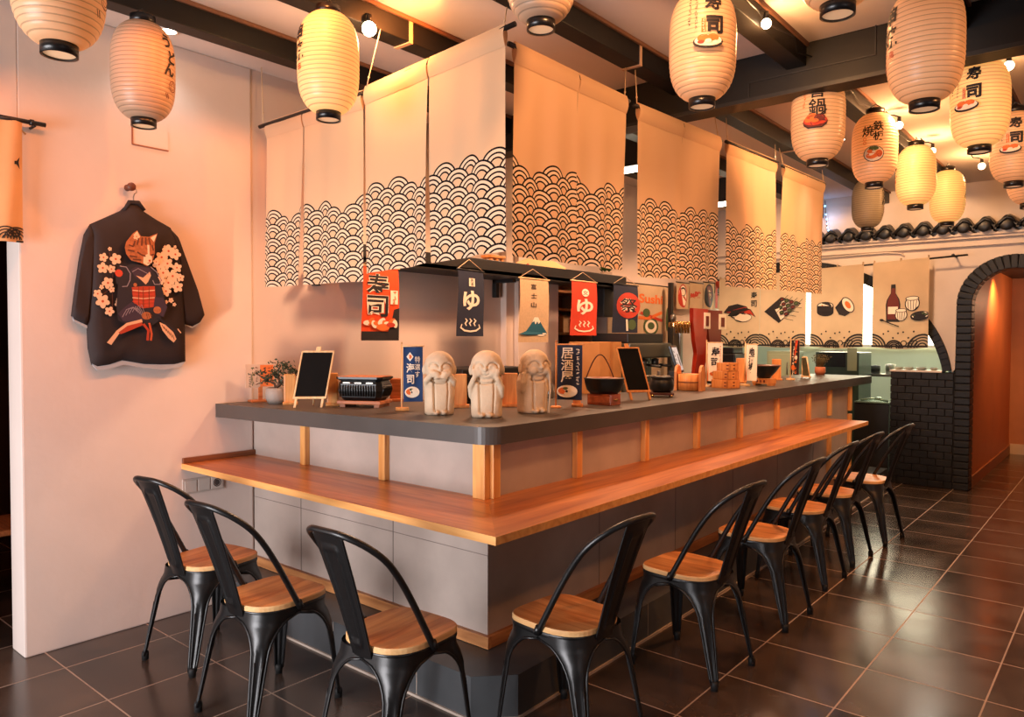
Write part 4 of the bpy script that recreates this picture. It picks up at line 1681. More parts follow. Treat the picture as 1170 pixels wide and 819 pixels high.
def statue(px, py, hpx, label, pose, rz):
    p = on_top(px, py)
    s = hpx * mpp(p) / .285
    mb = MB()
    # robe column
    pr = [(.0, 0), (.062, 0), (.066, .01), (.067, .06), (.070, .11), (.069, .145), (.060, .172), (.045, .19), (0, .195)]
    vs, n = [], 36
    for r, z in pr:
        for k in range(n):
            q = 2 * PI * k / n
            c, si = math.cos(q), math.sin(q)
            e = .78
            vs.append((abs(c) ** e * math.copysign(r, c) * 1.0, abs(si) ** e * math.copysign(r, si) * .86, z))
    mb.add(vs, [(i * n + k, i * n + (k + 1) % n, (i + 1) * n + (k + 1) % n, (i + 1) * n + k) for i in range(len(pr) - 1) for k in range(n)])
    hx = .006 if pose == 2 else 0
    mb.ball((hx, -.008, .218), (.069, .062, .068), 28)
    mb.ball((hx, -.012, .190), (.060, .054, .042), 24)
    for sx in (-1, 1):
        if pose != 1 or True:
            mb.ball((hx + sx * .068, .002, .200), (.010, .013, .024), 12)
        mb.ball((sx * .017, -.058, .012), (.014, .016, .012), 12)
    # cheeks and nose
    for sx in (-1, 1):
        mb.ball((hx + sx * .030, -.048, .192), (.024, .020, .022), 14)
    mb.ball((hx, -.070, .207), (.008, .008, .013), 10)
    def arm(pts, rr):
        mb.tube(pts, rr, 12)
        for q, r in ((pts[0], rr[0]), (pts[-1], rr[-1])):
            mb.ball(q, r, 10)
    if pose == 0:  # both hands over the mouth
        for sx in (-1, 1):
            arm([(sx * .058, -.02, .125), (sx * .060, -.040, .155), (sx * .040, -.060, .178)], [.014, .015, .013])
            r_ = Matrix.Rotation(sx * -.55, 3, 'Y')
            mb.ball((sx * .022, -.070, .181), (.030, .012, .017), 16, rot=r_)
            for f in range(4):
                b_ = Vector((sx * (.020 - f * .004), -.078, .192 - f * .008))
                mb.tube([b_ + Vector((sx * .02, .004, -.006)), b_ + Vector((sx * .004, -.004, .002)), b_ + Vector((-sx * .012, 0, .001))], [.0045, .0045, .0035], 8)
    elif pose == 1:  # hands on the cheeks
        for sx in (-1, 1):
            arm([(sx * .062, -.02, .09), (sx * .064, -.038, .13), (sx * .050, -.056, .165)], [.014, .015, .012])
            mb.ball((sx * .046, -.058, .188), (.013, .010, .026), 14, rot=Matrix.Rotation(sx * .15, 3, 'Y'))
            for f in range(4):
                x = sx * (.034 + f * .0075)
                mb.tube([(x, -.062, .195), (x, -.062 + f * .003, .212), (x, -.056 + f * .004, .226)], [.0046, .0045, .0035], 8)
    else:  # hand over one ear, head tilted down
        arm([(-.060, -.02, .10), (-.066, -.03, .14), (-.064, -.030, .175)], [.014, .015, .012])
        arm([(.060, -.02, .10), (.066, -.03, .14), (.058, -.045, .180)], [.014, .015, .012])
        for sx in (-1, 1):
            mb.ball((hx + sx * .060, -.028, .198), (.011, .014, .026), 14)
            for f in range(4):
                y = -.044 + f * .009
                mb.tube([(hx + sx * .062, y, .20), (hx + sx * .064, y, .218), (hx + sx * .058, y, .232)], [.0045, .0045, .0035], 8)
    if pose == 2:
        mb.tube([(.050, -.060, .0), (.054, -.066, .10), (.050, -.062, .19)], .0045, 8)
    me = remesh(mb)
    ez = .222
    L_ = [(arc(hx - .030, ez - .010, .021, 10, 175, 12, .021), .0034, .010), (arc(hx + .030, ez - .010, .021, 5, 170, 12, .021), .0034, .010)]
    if pose:
        L_ += [(arc(hx, .186, .014, 200, 340, 8, .007), .0025, .005), ([(hx - .006, .196), (hx, .193), (hx + .006, .196)], .002, .003)]
    L_ += [([(-.030, .165), (-.028, .10), (-.026, .022)], .0040, .014), ([(.034, .160), (.036, .10), (.032, .022)], .0034, .009),
           
           (arc(0, .165, .045, 215, 325, 10, .02), .0040, .012)]
    carve(me, L_)
    for pl in me.polygons:
        pl.use_smooth = True
    me.name = 'stone_statue'
    t = bpy.data.objects.new('stone_statue', me)
    me.materials.clear()
    me.materials.append(m_stone)
    COL.objects.link(t)
    t.location = p
    t.scale = (s, s, s)
    t.rotation_euler = (0, 0, look(p[0], p[1], rz))
    tag(t, label, 'statue', 'three carved stone child monk statues')
    return t


statue(502, 473, 72, 'stone monk statue covering its mouth with both hands, leftmost of the three', 0, 4)
statue(556, 476, 76, 'middle stone monk statue, hands raised to its cheeks', 1, -4)
statue(608, 471, 72, 'stone monk statue turned aside, rightmost of the three, beside the black banner', 2, 32)

# items behind / right of statues -----------------------------------------
p = on_top(690, 462)
t = thing('wooden_box', 'glossy reddish wooden box under the black iron pot', 'box', p, look(p[0], p[1], -32))
MB().box(-.075, .075, -.05, .05, 0, .06, bev=.003).build('box_body', mat('varnished_red_wood', (150, 70, 36), .2, noise=.4, nscale=14, coat=.4), t)
for s in (-1, 1):
    MB().tube([(.076, -.02, .03), (.083, 0, .03), (.076, .02, .03)], .004, 6).build('pull', m_gold, t) if s > 0 else None
MB().box(-.07, .07, -.052, -.048, .012, .048, bev=.002).build('front_panel', mat('copper_panel', (190, 104, 60), .25, .3, noise=.4, nscale=20), t)
p2 = on_top(694, 460, SZ + .062)
t = thing('iron_pot', 'black cast iron pot with a thin arched handle, on the reddish box', 'pot', (p[0], p[1] , SZ + .061), look(p[0], p[1], -10))
MB().lathe([(0, 0), (.075, 0), (.095, .02), (.105, .055), (.108, .075), (.112, .08), (.108, .085), (.1, .08), (.06, .07), (0, .07)], n=36, sy=.75).build('pot_body', m_iron, t)
MB().lathe([(.10, .081), (.06, .088), (0, .09)], n=30, sy=.75).build('pot_lid', mat('copper_lid', (140, 84, 60), .35, .5), t)
hd = [(-.10 + .0 + .155 * i / 14 - .0, 0, .08 + .13 * math.sin(PI * i / 14)) for i in range(15)]
MB().tube(hd, .0035, 6).build('arched_handle', mat('dark_copper', (90, 52, 38), .4, .6), t)

p = on_top(756, 453)
t = thing('hibachi_pot', 'round black ribbed iron brazier on a dark stand beside the wooden tub', 'brazier', p, look(p[0], p[1], 0))
MB().lathe([(0, .028), (.05, .028), (.068, .04), (.075, .07), (.07, .10), (.062, .112), (.07, .118), (.07, .124), (.058, .124), (.05, .11), (0, .10)], n=44, wob=lambda q, z: 1 + .02 * math.sin(22 * q)).build('ribbed_body', m_iron, t)
MB().box(-.075, .075, -.06, .06, .012, .028, bev=.003).box(-.065, -.045, -.05, .05, 0, .012).box(.045, .065, -.05, .05, 0, .012).build('stand', mat('dark_red_wood', (80, 36, 26), .3), t)
MB().box(-.10, .05, -.02, .02, .124, .131, bev=.002).box(-.03, -.01, -.012, .012, .13, .16, bev=.003).build('metal_rack', m_steel, t)
for x in (-.055, .06):
    MB().ball((x, -.058, .01), .008, 8).build('knob', m_gold, t)

# wooden tub
p = on_top(788, 446)
t = thing('wooden_tub', 'round pale wooden sushi tub with two tall ears and a dark band', 'tub', p, look(p[0], p[1], -20))
MB().lathe([(0, .0), (.07, .0), (.078, .004), (.080, .115), (.072, .115), (.068, .02), (0, .02)], n=32, wob=lambda q, z: 1 + .008 * abs(math.sin(8 * q))).build('tub_body', m_bam2, t)
MB().lathe([(.081, .058), (.082, .058), (.082, .064), (.081, .064)], n=32).build('band', mat('band_brown', (110, 52, 26), .5), t)
for s in (-1, 1):
    poly = [(-.045, 0), (.045, 0), (.045, .13), (.03, .165), (.0, .178), (-.03, .165), (-.045, .13)]
    MB().prism(poly, s * .078, s * .096, fm=lambda u, v, w_: (w_, u, v)).build('side_ear', m_bam2, t)
# stacked boxes (masu)
pb_ = on_top(829, 443)
k = mpp(pb_)
for i in range(3):
    w_ = (.072, .066, .055)[i]
    t = thing('masu_box', ['bottom wooden box of the stack behind the sushi banner', 'middle wooden box of the stack behind the sushi banner', 'top wooden box of the stack behind the sushi banner'][i], 'box', (pb_[0] + .012 * (i == 2), pb_[1], SZ + .0005 + i * .062), look(pb_[0], pb_[1], -38 + i * 3), 'stacked wooden boxes')
    mb = MB()
    for (x0, x1, y0, y1) in ((-w_, w_, -w_, -w_ + .008), (-w_, w_, w_ - .008, w_), (-w_, -w_ + .008, -w_, w_), (w_ - .008, w_, -w_, w_)):
        mb.box(x0, x1, y0, y1, 0, .0605, bev=.001)
    mb.box(-w_, w_, -w_, w_, 0, .008)
    for z in (.018, .042):
        mb.box(-w_ - .001, -w_, -.012, .012, z - .004, z + .004, 1).box(w_, w_ + .001, -.012, .012, z - .004, z + .004, 1)
        mb.box(w_ - .03, w_ - .01, -w_ - .001, -w_, z - .004, z + .004, 1)
    mb.build('box_walls', [m_bam2, m_brown], t)
# black bowl on stand
p = on_top(873, 440)
t = thing('bowl_stand', 'small carved wooden stand under the wide black bowl', 'stand', p, look(p[0], p[1], -30))
MB().box(-.075, .075, -.05, .05, .012, .055, bev=.003).box(-.07, -.05, -.045, .045, 0, .013).box(.05, .07, -.045, .045, 0, .013).build('stand_body', m_bam2, t)
MB().ball((-.03, -.052, .033), (.008, .003, .012), 10).ball((.0, -.052, .033), (.008, .003, .012), 10).ball((.03, -.052, .033), (.008, .003, .012), 10).build('cutout', m_brown, t)
t = thing('black_bowl', 'wide black bowl on the carved wooden stand', 'bowl', (p[0], p[1], SZ + .0555), 0)
MB().lathe([(0, 0), (.045, 0), (.05, .01), (.09, .055), (.118, .095), (.12, .10), (.112, .10), (.08, .055), (0, .02)], n=36).build('bowl_body', m_iron, t)
MB().lathe([(.117, .094), (.122, .098), (.118, .103), (.112, .1)], n=36).build('bowl_rim', mat('brown_rim', (110, 66, 46), .4), t)
# small photo frame and plant at the far end
p = on_top(922, 432)
t = thing('picture_stand', 'small pale A-shaped picture stand at the far end of the bar', 'picture stand', p, look(p[0], p[1], -30))
mb = MB().tube([(-.05, 0, .0), (-.065, .03, .19)], .006, 6).tube([(.03, 0, 0), (-.02, .03, .19)], .006, 6).tube([(-.065, .03, .19), (-.02, .03, .19)], .006, 6).box(-.055, .035, -.012, .01, .01, .02)
mb.build('frame', m_ltwood, t)
MB().prism([(-.048, .02), (.024, .02), (-.024, .185), (-.062, .185)], .012, .016, fm=lambda u, v, w_: (u, w_, v)).build('picture', mat('picture_green', (70, 66, 40), .6, noise=.3, nscale=30), t)
p = on_top(937, 428)
t = thing('potted_grass', 'small terracotta pot with airy dried grass at the far end of the bar', 'plant', p, 0)
MB().lathe([(0, 0), (.04, 0), (.052, .03), (.05, .075), (.042, .08), (.036, .07), (0, .065)], n=28).build('pot', mat('terracotta', (190, 110, 72), .6), t)
mb = MB()
for i in range(160):
    a_ = R.uniform(0, 2 * PI)
    l = R.uniform(.05, .15)
    d = Vector((math.cos(a_) * R.uniform(.2, 1), math.sin(a_) * R.uniform(.2, 1), 1.2)).normalized() * l
    b0 = Vector((R.uniform(-.02, .02), R.uniform(-.02, .02), .065))
    s = Vector((-d.y, d.x, 0)).normalized() * .0018
    mb.add([b0 - s, b0 + s, b0 + d * .6 + s, b0 + d, b0 + d * .6 - s], [(0, 1, 2, 3, 4)], 0)
    mb.ball(b0 + d, .005, 6)
mb.build('grass_blades', mat('dried_grass', (112, 96, 60), .7, noise=.3, nscale=30), t, fix=False)
# bottle behind the third statue
p = on_top(628, 455)
t = thing('glass_bottle', 'small grey glass bottle with a green cap behind the rightmost statue', 'bottle', p, 0)
MB().lathe([(0, 0), (.022, 0), (.024, .01), (.024, .07), (.010, .09), (.010, .10), (0, .10)], n=20).build('bottle_body', mat('smoky_glass', (120, 118, 110), .15, coat=.3), t)
MB().lathe([(0, .10), (.012, .10), (.012, .12), (0, .12)], n=16).build('cap', mat('cap_green', (44, 70, 52), .5), t)

# ================================================================== SHELF, BANNERS AND THE BACK OF THE BAR
sx0, sx1 = XW - .02, -3.5
t = thing('wall_shelf', 'long black shelf high on the wall behind the bar', 'shelf', (0, 0, 0))
MB().box(sx0, sx1, 2.80, 5.76, 1.895, 1.93, bev=.003).box(sx1 - .02, sx1, 2.80, 5.76, 1.90, 2.0, bev=.003).build('shelf_board', m_black, t)
for y in (2.66, 4.3, 5.7):
    MB().box(sx0, sx0 + .05, y, y + .04, 1.76, 1.90, bev=.003).box(sx0, -3.6, y, y + .04, 1.87, 1.90).build('bracket', m_black, t)
p = (-3.62, 4.10, 1.931)
t = thing('wooden_stool_figure', 'small orange wooden stand with four legs on the black shelf', 'ornament', p, 0)
MB().box(-.05, .05, -.08, .08, .10, .12, bev=.003).box(-.04, -.02, -.07, -.05, 0, .10).box(.02, .04, -.07, -.05, 0, .10).box(-.04, -.02, .05, .07, 0, .10).box(.02, .04, .05, .07, 0, .10).box(.02, .04, -.01, .01, 0, .1).build('stand_body', m_bam2, t)
t = thing('folding_fan', 'pale spread fan lying along the black shelf', 'fan', (-3.62, 4.55, 1.98), 0)
pts = [(-.30, .0)] + [(-.30 + .62 * i / 10, .06 * math.sin(PI * i / 10) + .03) for i in range(11)] + [(.32, .0)]
MB().prism(pts, -.012, 0, fm=lambda u, v, w_: (.1 + w_, u, v)).build('fan_leaf', mat('fan_cream', (232, 186, 130), .6), t)
t = thing('daruma_ornament', 'tiny red round ornament in front of the fan on the shelf', 'ornament', (-3.535, 4.38, 1.931), 0)
MB().ball((0, 0, .045), (.030, .034, .042), 16).build('body', m_red, t)
MB().ball((.026, 0, .055), (.008, .018, .016), 10).build('face', m_ivory, t)
p = (-3.60, 5.58, 1.931)
t = thing('potted_succulent', 'small green plant in a grey pot at the end of the black shelf', 'plant', p, 0)
MB().lathe([(0, 0), (.045, 0), (.055, .05), (.052, .10), (.04, .10), (0, .09)], n=24, wob=lambda q, z: 1 + .05 * math.sin(3 * q)).build('pot', mat('grey_pot', (150, 130, 112), .5, noise=.3, nscale=20), t)
mb = MB()
for i in range(90):
    a_ = R.uniform(0, 2 * PI)
    d = Vector((math.cos(a_), math.sin(a_), R.uniform(.3, 1.6))).normalized() * R.uniform(.05, .09)
    b0 = Vector((0, 0, .10)) + Vector((R.uniform(-.03, .03), R.uniform(-.03, .03), R.uniform(0, .05)))
    s = Vector((-d.y, d.x, 0)).normalized() * .012
    mb.add([b0, b0 + d * .5 + s, b0 + d, b0 + d * .5 - s], [(0, 1, 2, 3)], 0)
mb.build('leaves', mat('bright_leaf', (58, 96, 40), .5, noise=.3, nscale=20), t, fix=False)


def wall_banner(px0, py0, px1, py1, xpl, label, cloth, art, H=2.3, twist=0., strings=True, topz=None):
    """small scroll banner hung below the shelf, facing the room; px/py: its upper left and lower right corner"""
    A = at(0, xpl, px0, py0)
    B = at(0, xpl, px1, py1)
    w_ = B.y - A.y
    zb = at(0, xpl, px0, py1).z
    h = A.z - zb
    t = thing('hanging_banner', label, 'banner', (xpl, (A.y + B.y) / 2, A.z), PI / 2 + twist, 'small banners hanging from the black shelf')

    def fn(u, v, d=0):
        return Vector(((u - .5) * w_, .010 * v * math.sin(u * 4 + 1) - .006 * math.sin(v * 5) - d, -h * v))
    mb = MB().grid(10, 20, fn)
    art.emit(mb, lambda u, v, d: fn(u, 1 - v / H, d + .0015), off=1)
    mb.build('banner_cloth', [cloth] + LK, t, fix=False)
    MB().tube([(-w_ / 2 - .012, 0, 0), (w_ / 2 + .012, 0, 0)], .006, 8).build('rod', m_ltwood if cloth is not m_navy else m_black, t)
    if strings:
        MB().tube([(-w_ / 2, 0, .003), (0, .015, .075), (w_ / 2, 0, .003)], .0025, 5).build('string', m_string, t)
    return t


a = Art()
a.fill([(.62, 0), (1, 0), (1, .95), (.85, .9), (.8, .6)], 0).rect(0, 0, 1, .26, 0)
for ch, y in (('寿', 1.60), ('司', .98)):
    a.text(ch, .40, y, .62, 3, .055).text(ch, .40, y, .60, 0, .018)
a.rect(.74, 1.05, .95, 1.45, 3).marks(.845, 1.41, 1.1, .12, 2, 3)
for i in range(9):
    a.disc(.15 + .09 * i, .50 + .05 * math.sin(i * 2), .12, 2 if i % 2 else 3, .07, rot=i)
a.disc(.55, .38, .17, 2, .10).disc(.75, .45, .12, 1, .07)
wall_banner(413, 303, 456, 389, -3.46, 'orange sushi banner hanging below the gap between the left fabric panels', m_orcl, a, 2.1, .06)


def yu(a, mi, cx=.5, cy=1.25):
    # hiragana yu drawn with a brush, and the hot spring mark below
    a.text('ゆ', cx, cy, .68, mi, .03)
    for i in (-1, 0, 1):
        a.stroke([(cx + i * .15 - .03, .62), (cx + i * .15 + .035, .54), (cx + i * .15 - .03, .45), (cx + i * .15 + .02, .36)], [.03, .055, .055, .03], mi)
    a.stroke([(cx - .30, .42), (cx - .34, .30), (cx - .20, .20), (cx, .17), (cx + .20, .20), (cx + .34, .30), (cx + .30, .42)], [.03, .06, .06, .06, .06, .06, .03], mi)
    return a


a = yu(Art(), 3)
a.rect(.40, 1.74, .62, 2.02, 3).text('男', .51, 1.94, .13, 0, .01).text('湯', .51, 1.81, .13, 0, .01)
wall_banner(521, 307, 554, 384, -3.47, 'navy hot spring banner with white lettering below the left end of the visible shelf', m_navy, a, 2.3, .12)
a = Art()
for i, ch in enumerate('富士山'):
    a.text(ch, .46, 2.1 - i * .34, .20, 0, .01)
a.fill([(.0, .30), (.25, .42), (.40, .68), (.50, .95), (.62, .95), (.76, .66), (.95, .34), (.9, .28), (.3, .26)], 4)
a.fill([(.43, .75), (.50, .95), (.62, .95), (.70, .78), (.64, .70), (.60, .80), (.54, .68), (.50, .80)], 3)
a.disc(.74, .27, .12, 3, .03).disc(.85, .33, .08, 3, .025)
wall_banner(594, 317, 626, 391, -3.47, 'beige banner with three letters and a blue mountain', m_beige, a, 2.4)
a = yu(Art(), 3, .52, 1.22)
a.disc(.52, 1.82, .14, 3, .17).text('女', .52, 1.82, .2, 1, .01)
wall_banner(653, 320, 681, 383, -3.47, 'orange-red hot spring banner with cream lettering', m_redcl, a, 2.3)
a = Art()
a.disc(.60, 1.32, .48, 1, .62).text('祭', .60, 1.32, .74, 3, .05).text('祭', .60, 1.32, .70, 0, .008)
a.stroke([(.55, .65), (.58, .1)], .07, 3).disc(.75, .4, .17, 5, .25)
wall_banner(702, 324, 727, 380, -3.47, 'navy festival banner with a red circle at the end of the shelf', m_navy, a, 2.3, -.05)
t = thing('dark_wall_cabinet', 'plain black box on the wall left of the festival banner', 'speaker', (-3.70, 5.66, 1.80), 0)  # black box of unknown use
MB().box(-.09, .09, -.09, .09, -.16, .09, bev=.006).build('cabinet', m_black, t)

# niche shelving
t = thing('niche_shelving', 'brown wooden shelving set in the wall niche behind the hanging banners', 'shelving', (0, 0, 0))
m_nw = wood('niche_wood', (168, 112, 66), (120, 74, 42), .8, 1, .5)
mb = MB().box(XW - .54, XW - .52, 5.045, 5.915, .96, 2.04)
for z in (1.25, 1.48, 1.70, 1.86):
    mb.box(XW - .52, XW - .16, 5.045, 5.915, z, z + .022)
mb.build('shelves', m_nw, t)
for i, (y, w_, h, mm) in enumerate(((5.15, .08, .16, m_tan), (5.35, .12, .12, m_brown), (5.60, .10, .15, m_beige), (5.78, .07, .12, m_black))):
    tag(MB().box(XW - .42, XW - .24, y - w_ / 2, y + w_ / 2, 1.503, 1.503 + h, bev=.006).box(XW - .40, XW - .26, y - w_ / 2 + .01, y + w_ / 2 - .01, 1.503 + h, 1.51 + h).build('storage_tin', mm), ['tan tin at the left end of the niche shelf', 'brown tin, second on the niche shelf', 'beige tin, third on the niche shelf', 'narrow black tin at the right end of the niche shelf'][i], 'tin', 'tins in the wall niche')

# printed hangings on the left wall past the niche
def hanging(px0, py0, px1, py1, xpl, label, art, H, cloth=m_cream, name='printed_hanging'):
    A = at(0, xpl, px0, py0)
    B = at(0, xpl, px1, py1)
    w_ = B.y - A.y
    h = A.z - at(0, xpl, (px0 + px1) / 2, py1).z
    t = thing(name, label, 'printed cloth', (xpl, (A.y + B.y) / 2, A.z), PI / 2)

    def fn(u, v, d=0):
        return Vector(((u - .5) * w_, .008 * math.sin(u * 9) * v - d, -h * v))
    mb = MB().grid(14, 12, fn)
    art.emit(mb, lambda u, v, d: fn(u, 1 - v / H, d + .002), off=1)
    mb.build('cloth', [cloth] + LK, t, fix=False)
    MB().tube([(-w_ / 2 - .01, 0, 0), (w_ / 2 + .01, 0, 0)], .006, 8).build('rod', m_black, t)
    return t


a = Art()
a.text('Sushi', .66, 1.47, .15, 2, .03)
a.disc(.66, 1.02, .13, 5, .15).disc(.66, 1.02, .10, 3, .11).disc(.66, 1.03, .06, 5, .06)
a.stroke([(.45, 1.16), (.62, 1.15), (.85, 1.26)], .05, 2).stroke([(.48, 1.24), (.66, 1.18), (.86, 1.12)], .045, 1).disc(.58, 1.24, .06, 5, .07).disc(.95, 1.15, .03, 5, .2)
hanging(695, 320, 765, 445, -3.76, 'cream hanging printed with the word Sushi and rolls', a, 1.7)
a = Art()
a.disc(.5, .95, .36, 1, .85).disc(.5, .95, .30, 3, .75).disc(.5, 1.25, .24, 0, .32).disc(.5, 1.22, .17, 3, .24).disc(.5, .55, .28, 1, .36)
hanging(773, 322, 787, 353, -3.74, 'small hanging with a red and white daruma doll', a, 1.9, name='small_hanging')
a = Art()
a.text('美', .22, .95, .36, 1, .04).text('味', .62, 1.05, .5, 1, .05)
hanging(788, 322, 803, 353, -3.74, 'small hanging with brown letters beside the daruma one', a, 1.9, name='small_hanging')
a = Art()
a.disc(.5, .95, .42, 0, .85).disc(.5, .95, .34, 6, .74).text('酒', .5, .95, .6, 0, .04)
hanging(804, 322, 816, 353, -3.74, 'small hanging with a dark oval emblem', a, 1.9, name='small_hanging')
a = Art()
a.rect(.05, .05, .95, 1.85, 1).rect(.2, .7, .8, 1.6, 3).text('魚', .5, 1.15, .6, 0, .04).rect(.15, .15, .85, .35, 3)
hanging(817, 320, 826, 353, -3.74, 'small hanging with a red sign print, closest to the corner', a, 1.9, name='small_hanging')

t = thing('steel_pole', 'thin black pole with a white clamp beside the Sushi hanging', 'pole', (-3.66, 0, 0))
y = at(0, -3.66, 766, 380).y
MB().box(-.02, .02, y - .025, y + .025, .95, 2.02, bev=.003).build('pole_body', m_black, t)
MB().ball((.03, y, 1.66), (.03, .04, .05), 12).build('clamp', m_steel, t)

# red boards and taps
for i, (pa_, pb2, lb) in enumerate((((790, 352), (806, 425), 'taller glossy red board with wavy sides and a white tag'), ((805, 354), (824, 420), 'rear glossy red board with a white tag, overlapping the first'))):
    xp = -3.30 - .08 * i
    A, B = at(0, xp, *pa_), at(0, xp, *pb2)
    w_ = B.y - A.y
    h = A.z - 1.04
    t = thing('red_board', lb, 'display board', (xp, (A.y + B.y) / 2, 1.04), 0, 'red boards behind the wooden tub')
    L_ = [(-w_ * .5, h), (-w_ * .48, h * .8), (-w_ * .36, h * .55), (-w_ * .22, h * .38), (-w_ * .3, h * .2), (-w_ * .38, 0)]
    R2 = [(w_ * .38, 0), (w_ * .36, h * .2), (w_ * .48, h * .38), (w_ * .42, h * .6), (w_ * .5, h * .85), (w_ * .5, h)]
    MB().prism([(u * (1 - .15 * i), v) for u, v in L_ + R2], -.02, .02, fm=lambda u, v, w_: (w_, u, v)).build('board', m_redbrd if i == 0 else mat('dark_glossy_red', (112, 22, 12), .3), t)
    MB().box(.021, .03, w_ * .2, w_ * .62, h * .72, h * .95, bev=.002).build('white_tag', m_ivory, t)
    MB().box(.03, .033, w_ * .3, w_ * .5, h * .76, h * .90).build('tag_print', m_brown, t)
t = thing('beer_tap_row', 'row of shiny brass beer taps behind the tablet screen', 'beer taps', (-3.35, at(0, -3.35, 776, 363).y, 1.58), 0)
MB().box(-.03, .03, -.16, .14, -.025, .025, bev=.01).build('tap_rail', m_gold, t)
for i in range(5):
    y = -.13 + i * .06
    tp = MB().lathe([(0, -.08), (.012, -.08), (.014, -.02), (.02, 0), (.02, .03), (0, .035)], (.04, y, 0), 12).build('tap', m_gold, t)
MB().box(-.04, .04, -.05, .01, -.55, -.02, bev=.01).build('tap_column', m_steel, t)
t = thing('tablet_screen', 'tilted point of sale tablet showing a pale screen', 'tablet', (-3.05, at(0, -3.05, 778, 405).y, 1.15), PI / 2 + .35)
rot = Matrix.Rotation(R_(-18), 3, 'X')
mb = MB().box(-.17, .17, -.01, .015, 0, .25, bev=.006)
mb.v = [tuple(rot @ Vector(q)) for q in mb.v]
mb.build('casing', m_blackgl, t)
mb = MB().box(-.15, .15, -.0125, -.011, .02, .23, 0)
for i in range(4):
    mb.box(-.13, -.09, -.0135, -.0125, .18 - i * .035, .20 - i * .035, 1)
mb.box(.03, .09, -.0135, -.0125, .06, .17, 1)
mb.v = [tuple(rot @ Vector(q)) for q in mb.v]
mb.build('screen', [mat('tablet_glow', (190, 190, 190), .3, emit=(200, 200, 205), estr=.55), mat('tablet_icons', (90, 92, 96), .3)], t)
MB().box(-.05, .05, -.0, .1, -.10, .02, bev=.01).build('stand', m_black, t)

# back counter with equipment
bcz = 1.0
t = thing('back_counter', 'dark back counter along the wall behind the bar', 'counter', (0, 0, 0))
MB().box(XW + .001, -3.22, 2.98, 8.0, 0, bcz - .03, bev=.003).build('carcass', mat('dark_cabinet', (44, 38, 34), .5), t)
MB().box(XW + .001, -3.18, 2.98, 8.02, bcz - .03, bcz, bev=.004).build('worktop', mat('steel_worktop', (110, 104, 98), .35, .6), t)
y = at(0, -3.4, 555, 430).y
t = thing('kitchen_warmer', 'low black appliance behind the statues', 'appliance', (-3.45, y, bcz))
MB().box(-.16, .16, -.34, .30, .01, .25, bev=.01).box(-.15, .15, -.3, .26, 0, .01).build('housing', m_black, t)
MB().box(.161, .166, -.3, .0, .05, .2, bev=.002).build('door', mat('dark_glass', (30, 28, 28), .1), t)
y = at(0, -3.4, 578, 415).y
t = thing('monitor', 'small black monitor between the middle and right statues', 'monitor', (-3.12, y - .02, bcz), PI / 2)
MB().box(-.075, .075, -.01, .01, .20, .35, bev=.004).build('screen', m_blackgl, t)
MB().box(-.015, .015, .0, .02, .01, .22).box(-.06, .06, -.04, .05, 0, .012, bev=.003).build('stand', m_black, t)
y = at(0, -3.4, 683, 400).y
t = thing('cardboard_carton', 'plain tan carton behind the arched pot handle', 'box', (-3.42, y, bcz))
MB().box(-.15, .15, -.17, .16, 0, .42, bev=.004).build('carton', m_tan, t)
MB().box(.151, .153, -.02, .02, .0, .42).build('tape', mat('tape_tan', (190, 122, 64), .3), t)
y = at(0, -3.4, 720, 400).y
t = thing('espresso_machine', 'grey and black espresso machine behind the narrow chalkboard', 'coffee machine', (-3.42, y, bcz))
t.scale = (1, 1, .82)
MB().box(-.20, .20, -.30, .42, .34, .50, bev=.015).box(-.2, .0, -.30, .42, .05, .34, bev=.01).box(-.2, .2, -.3, .42, 0, .08, bev=.01).build('housing', mat('machine_grey', (98, 98, 88), .35, .4), t)
MB().box(-.18, .18, -.30, .30, .50, .60, bev=.01).build('top_tray', m_black, t)
for s in (-.18, .10, .3):
    g = MB().lathe([(0, .24), (.03, .24), (.034, .32), (0, .34)], (.10, s, 0), 16).build('group_head', m_steel, t)
    MB().tube([(.10, s, .27), (.17, s, .26), (.27, s, .25)], [.010, .013, .015], 8).build('portafilter_handle', m_black, t)
MB().tube([(.2, .40, .42), (.24, .42, .40), (.25, .42, .15)], .007, 8).build('steam_wand', m_steel, t)
for i, (px, py, s, lb) in enumerate(((700, 400, .05, 'black jar beside the tan carton, upper one'), (700, 418, .045, 'black jar beside the tan carton, lower one'))):
    pass
y = at(0, -3.15, 838, 408).y
t = thing('coffee_grinder', 'dark appliance behind the stacked wooden boxes', 'appliance', (-3.2, y, bcz))
MB().box(-.15, .15, -.2, .2, 0, .30, bev=.012).box(-.1, .1, -.12, .12, .3, .36, bev=.01).build('housing', m_iron, t)
MB().box(.151, .156, -.12, .12, .12, .2, bev=.002).build('panel', mat('panel_grey', (96, 104, 98), .3), t)
A, B = at(1, 8.0, 874, 401), at(1, 8.0, 903, 430)
t = thing('pale_cabinet', 'pale green cabinet seen behind the last banners', 'cabinet', (0, 8.0, 0))
MB().box(A.x, B.x, .06, .40, .0, A.z, bev=.004).build('carcass', mat('pale_green_enamel', (150, 166, 140), .4), t)
MB().box(A.x + .02, B.x - .02, .05, .06, .1, A.z - .03, bev=.003).build('door', mat('pale_green_door', (158, 174, 148), .35), t)
MB().tube([(B.x - .05, .045, A.z - .12), (B.x - .05, .035, A.z - .25)], .006, 6).build('handle', m_steel, t)
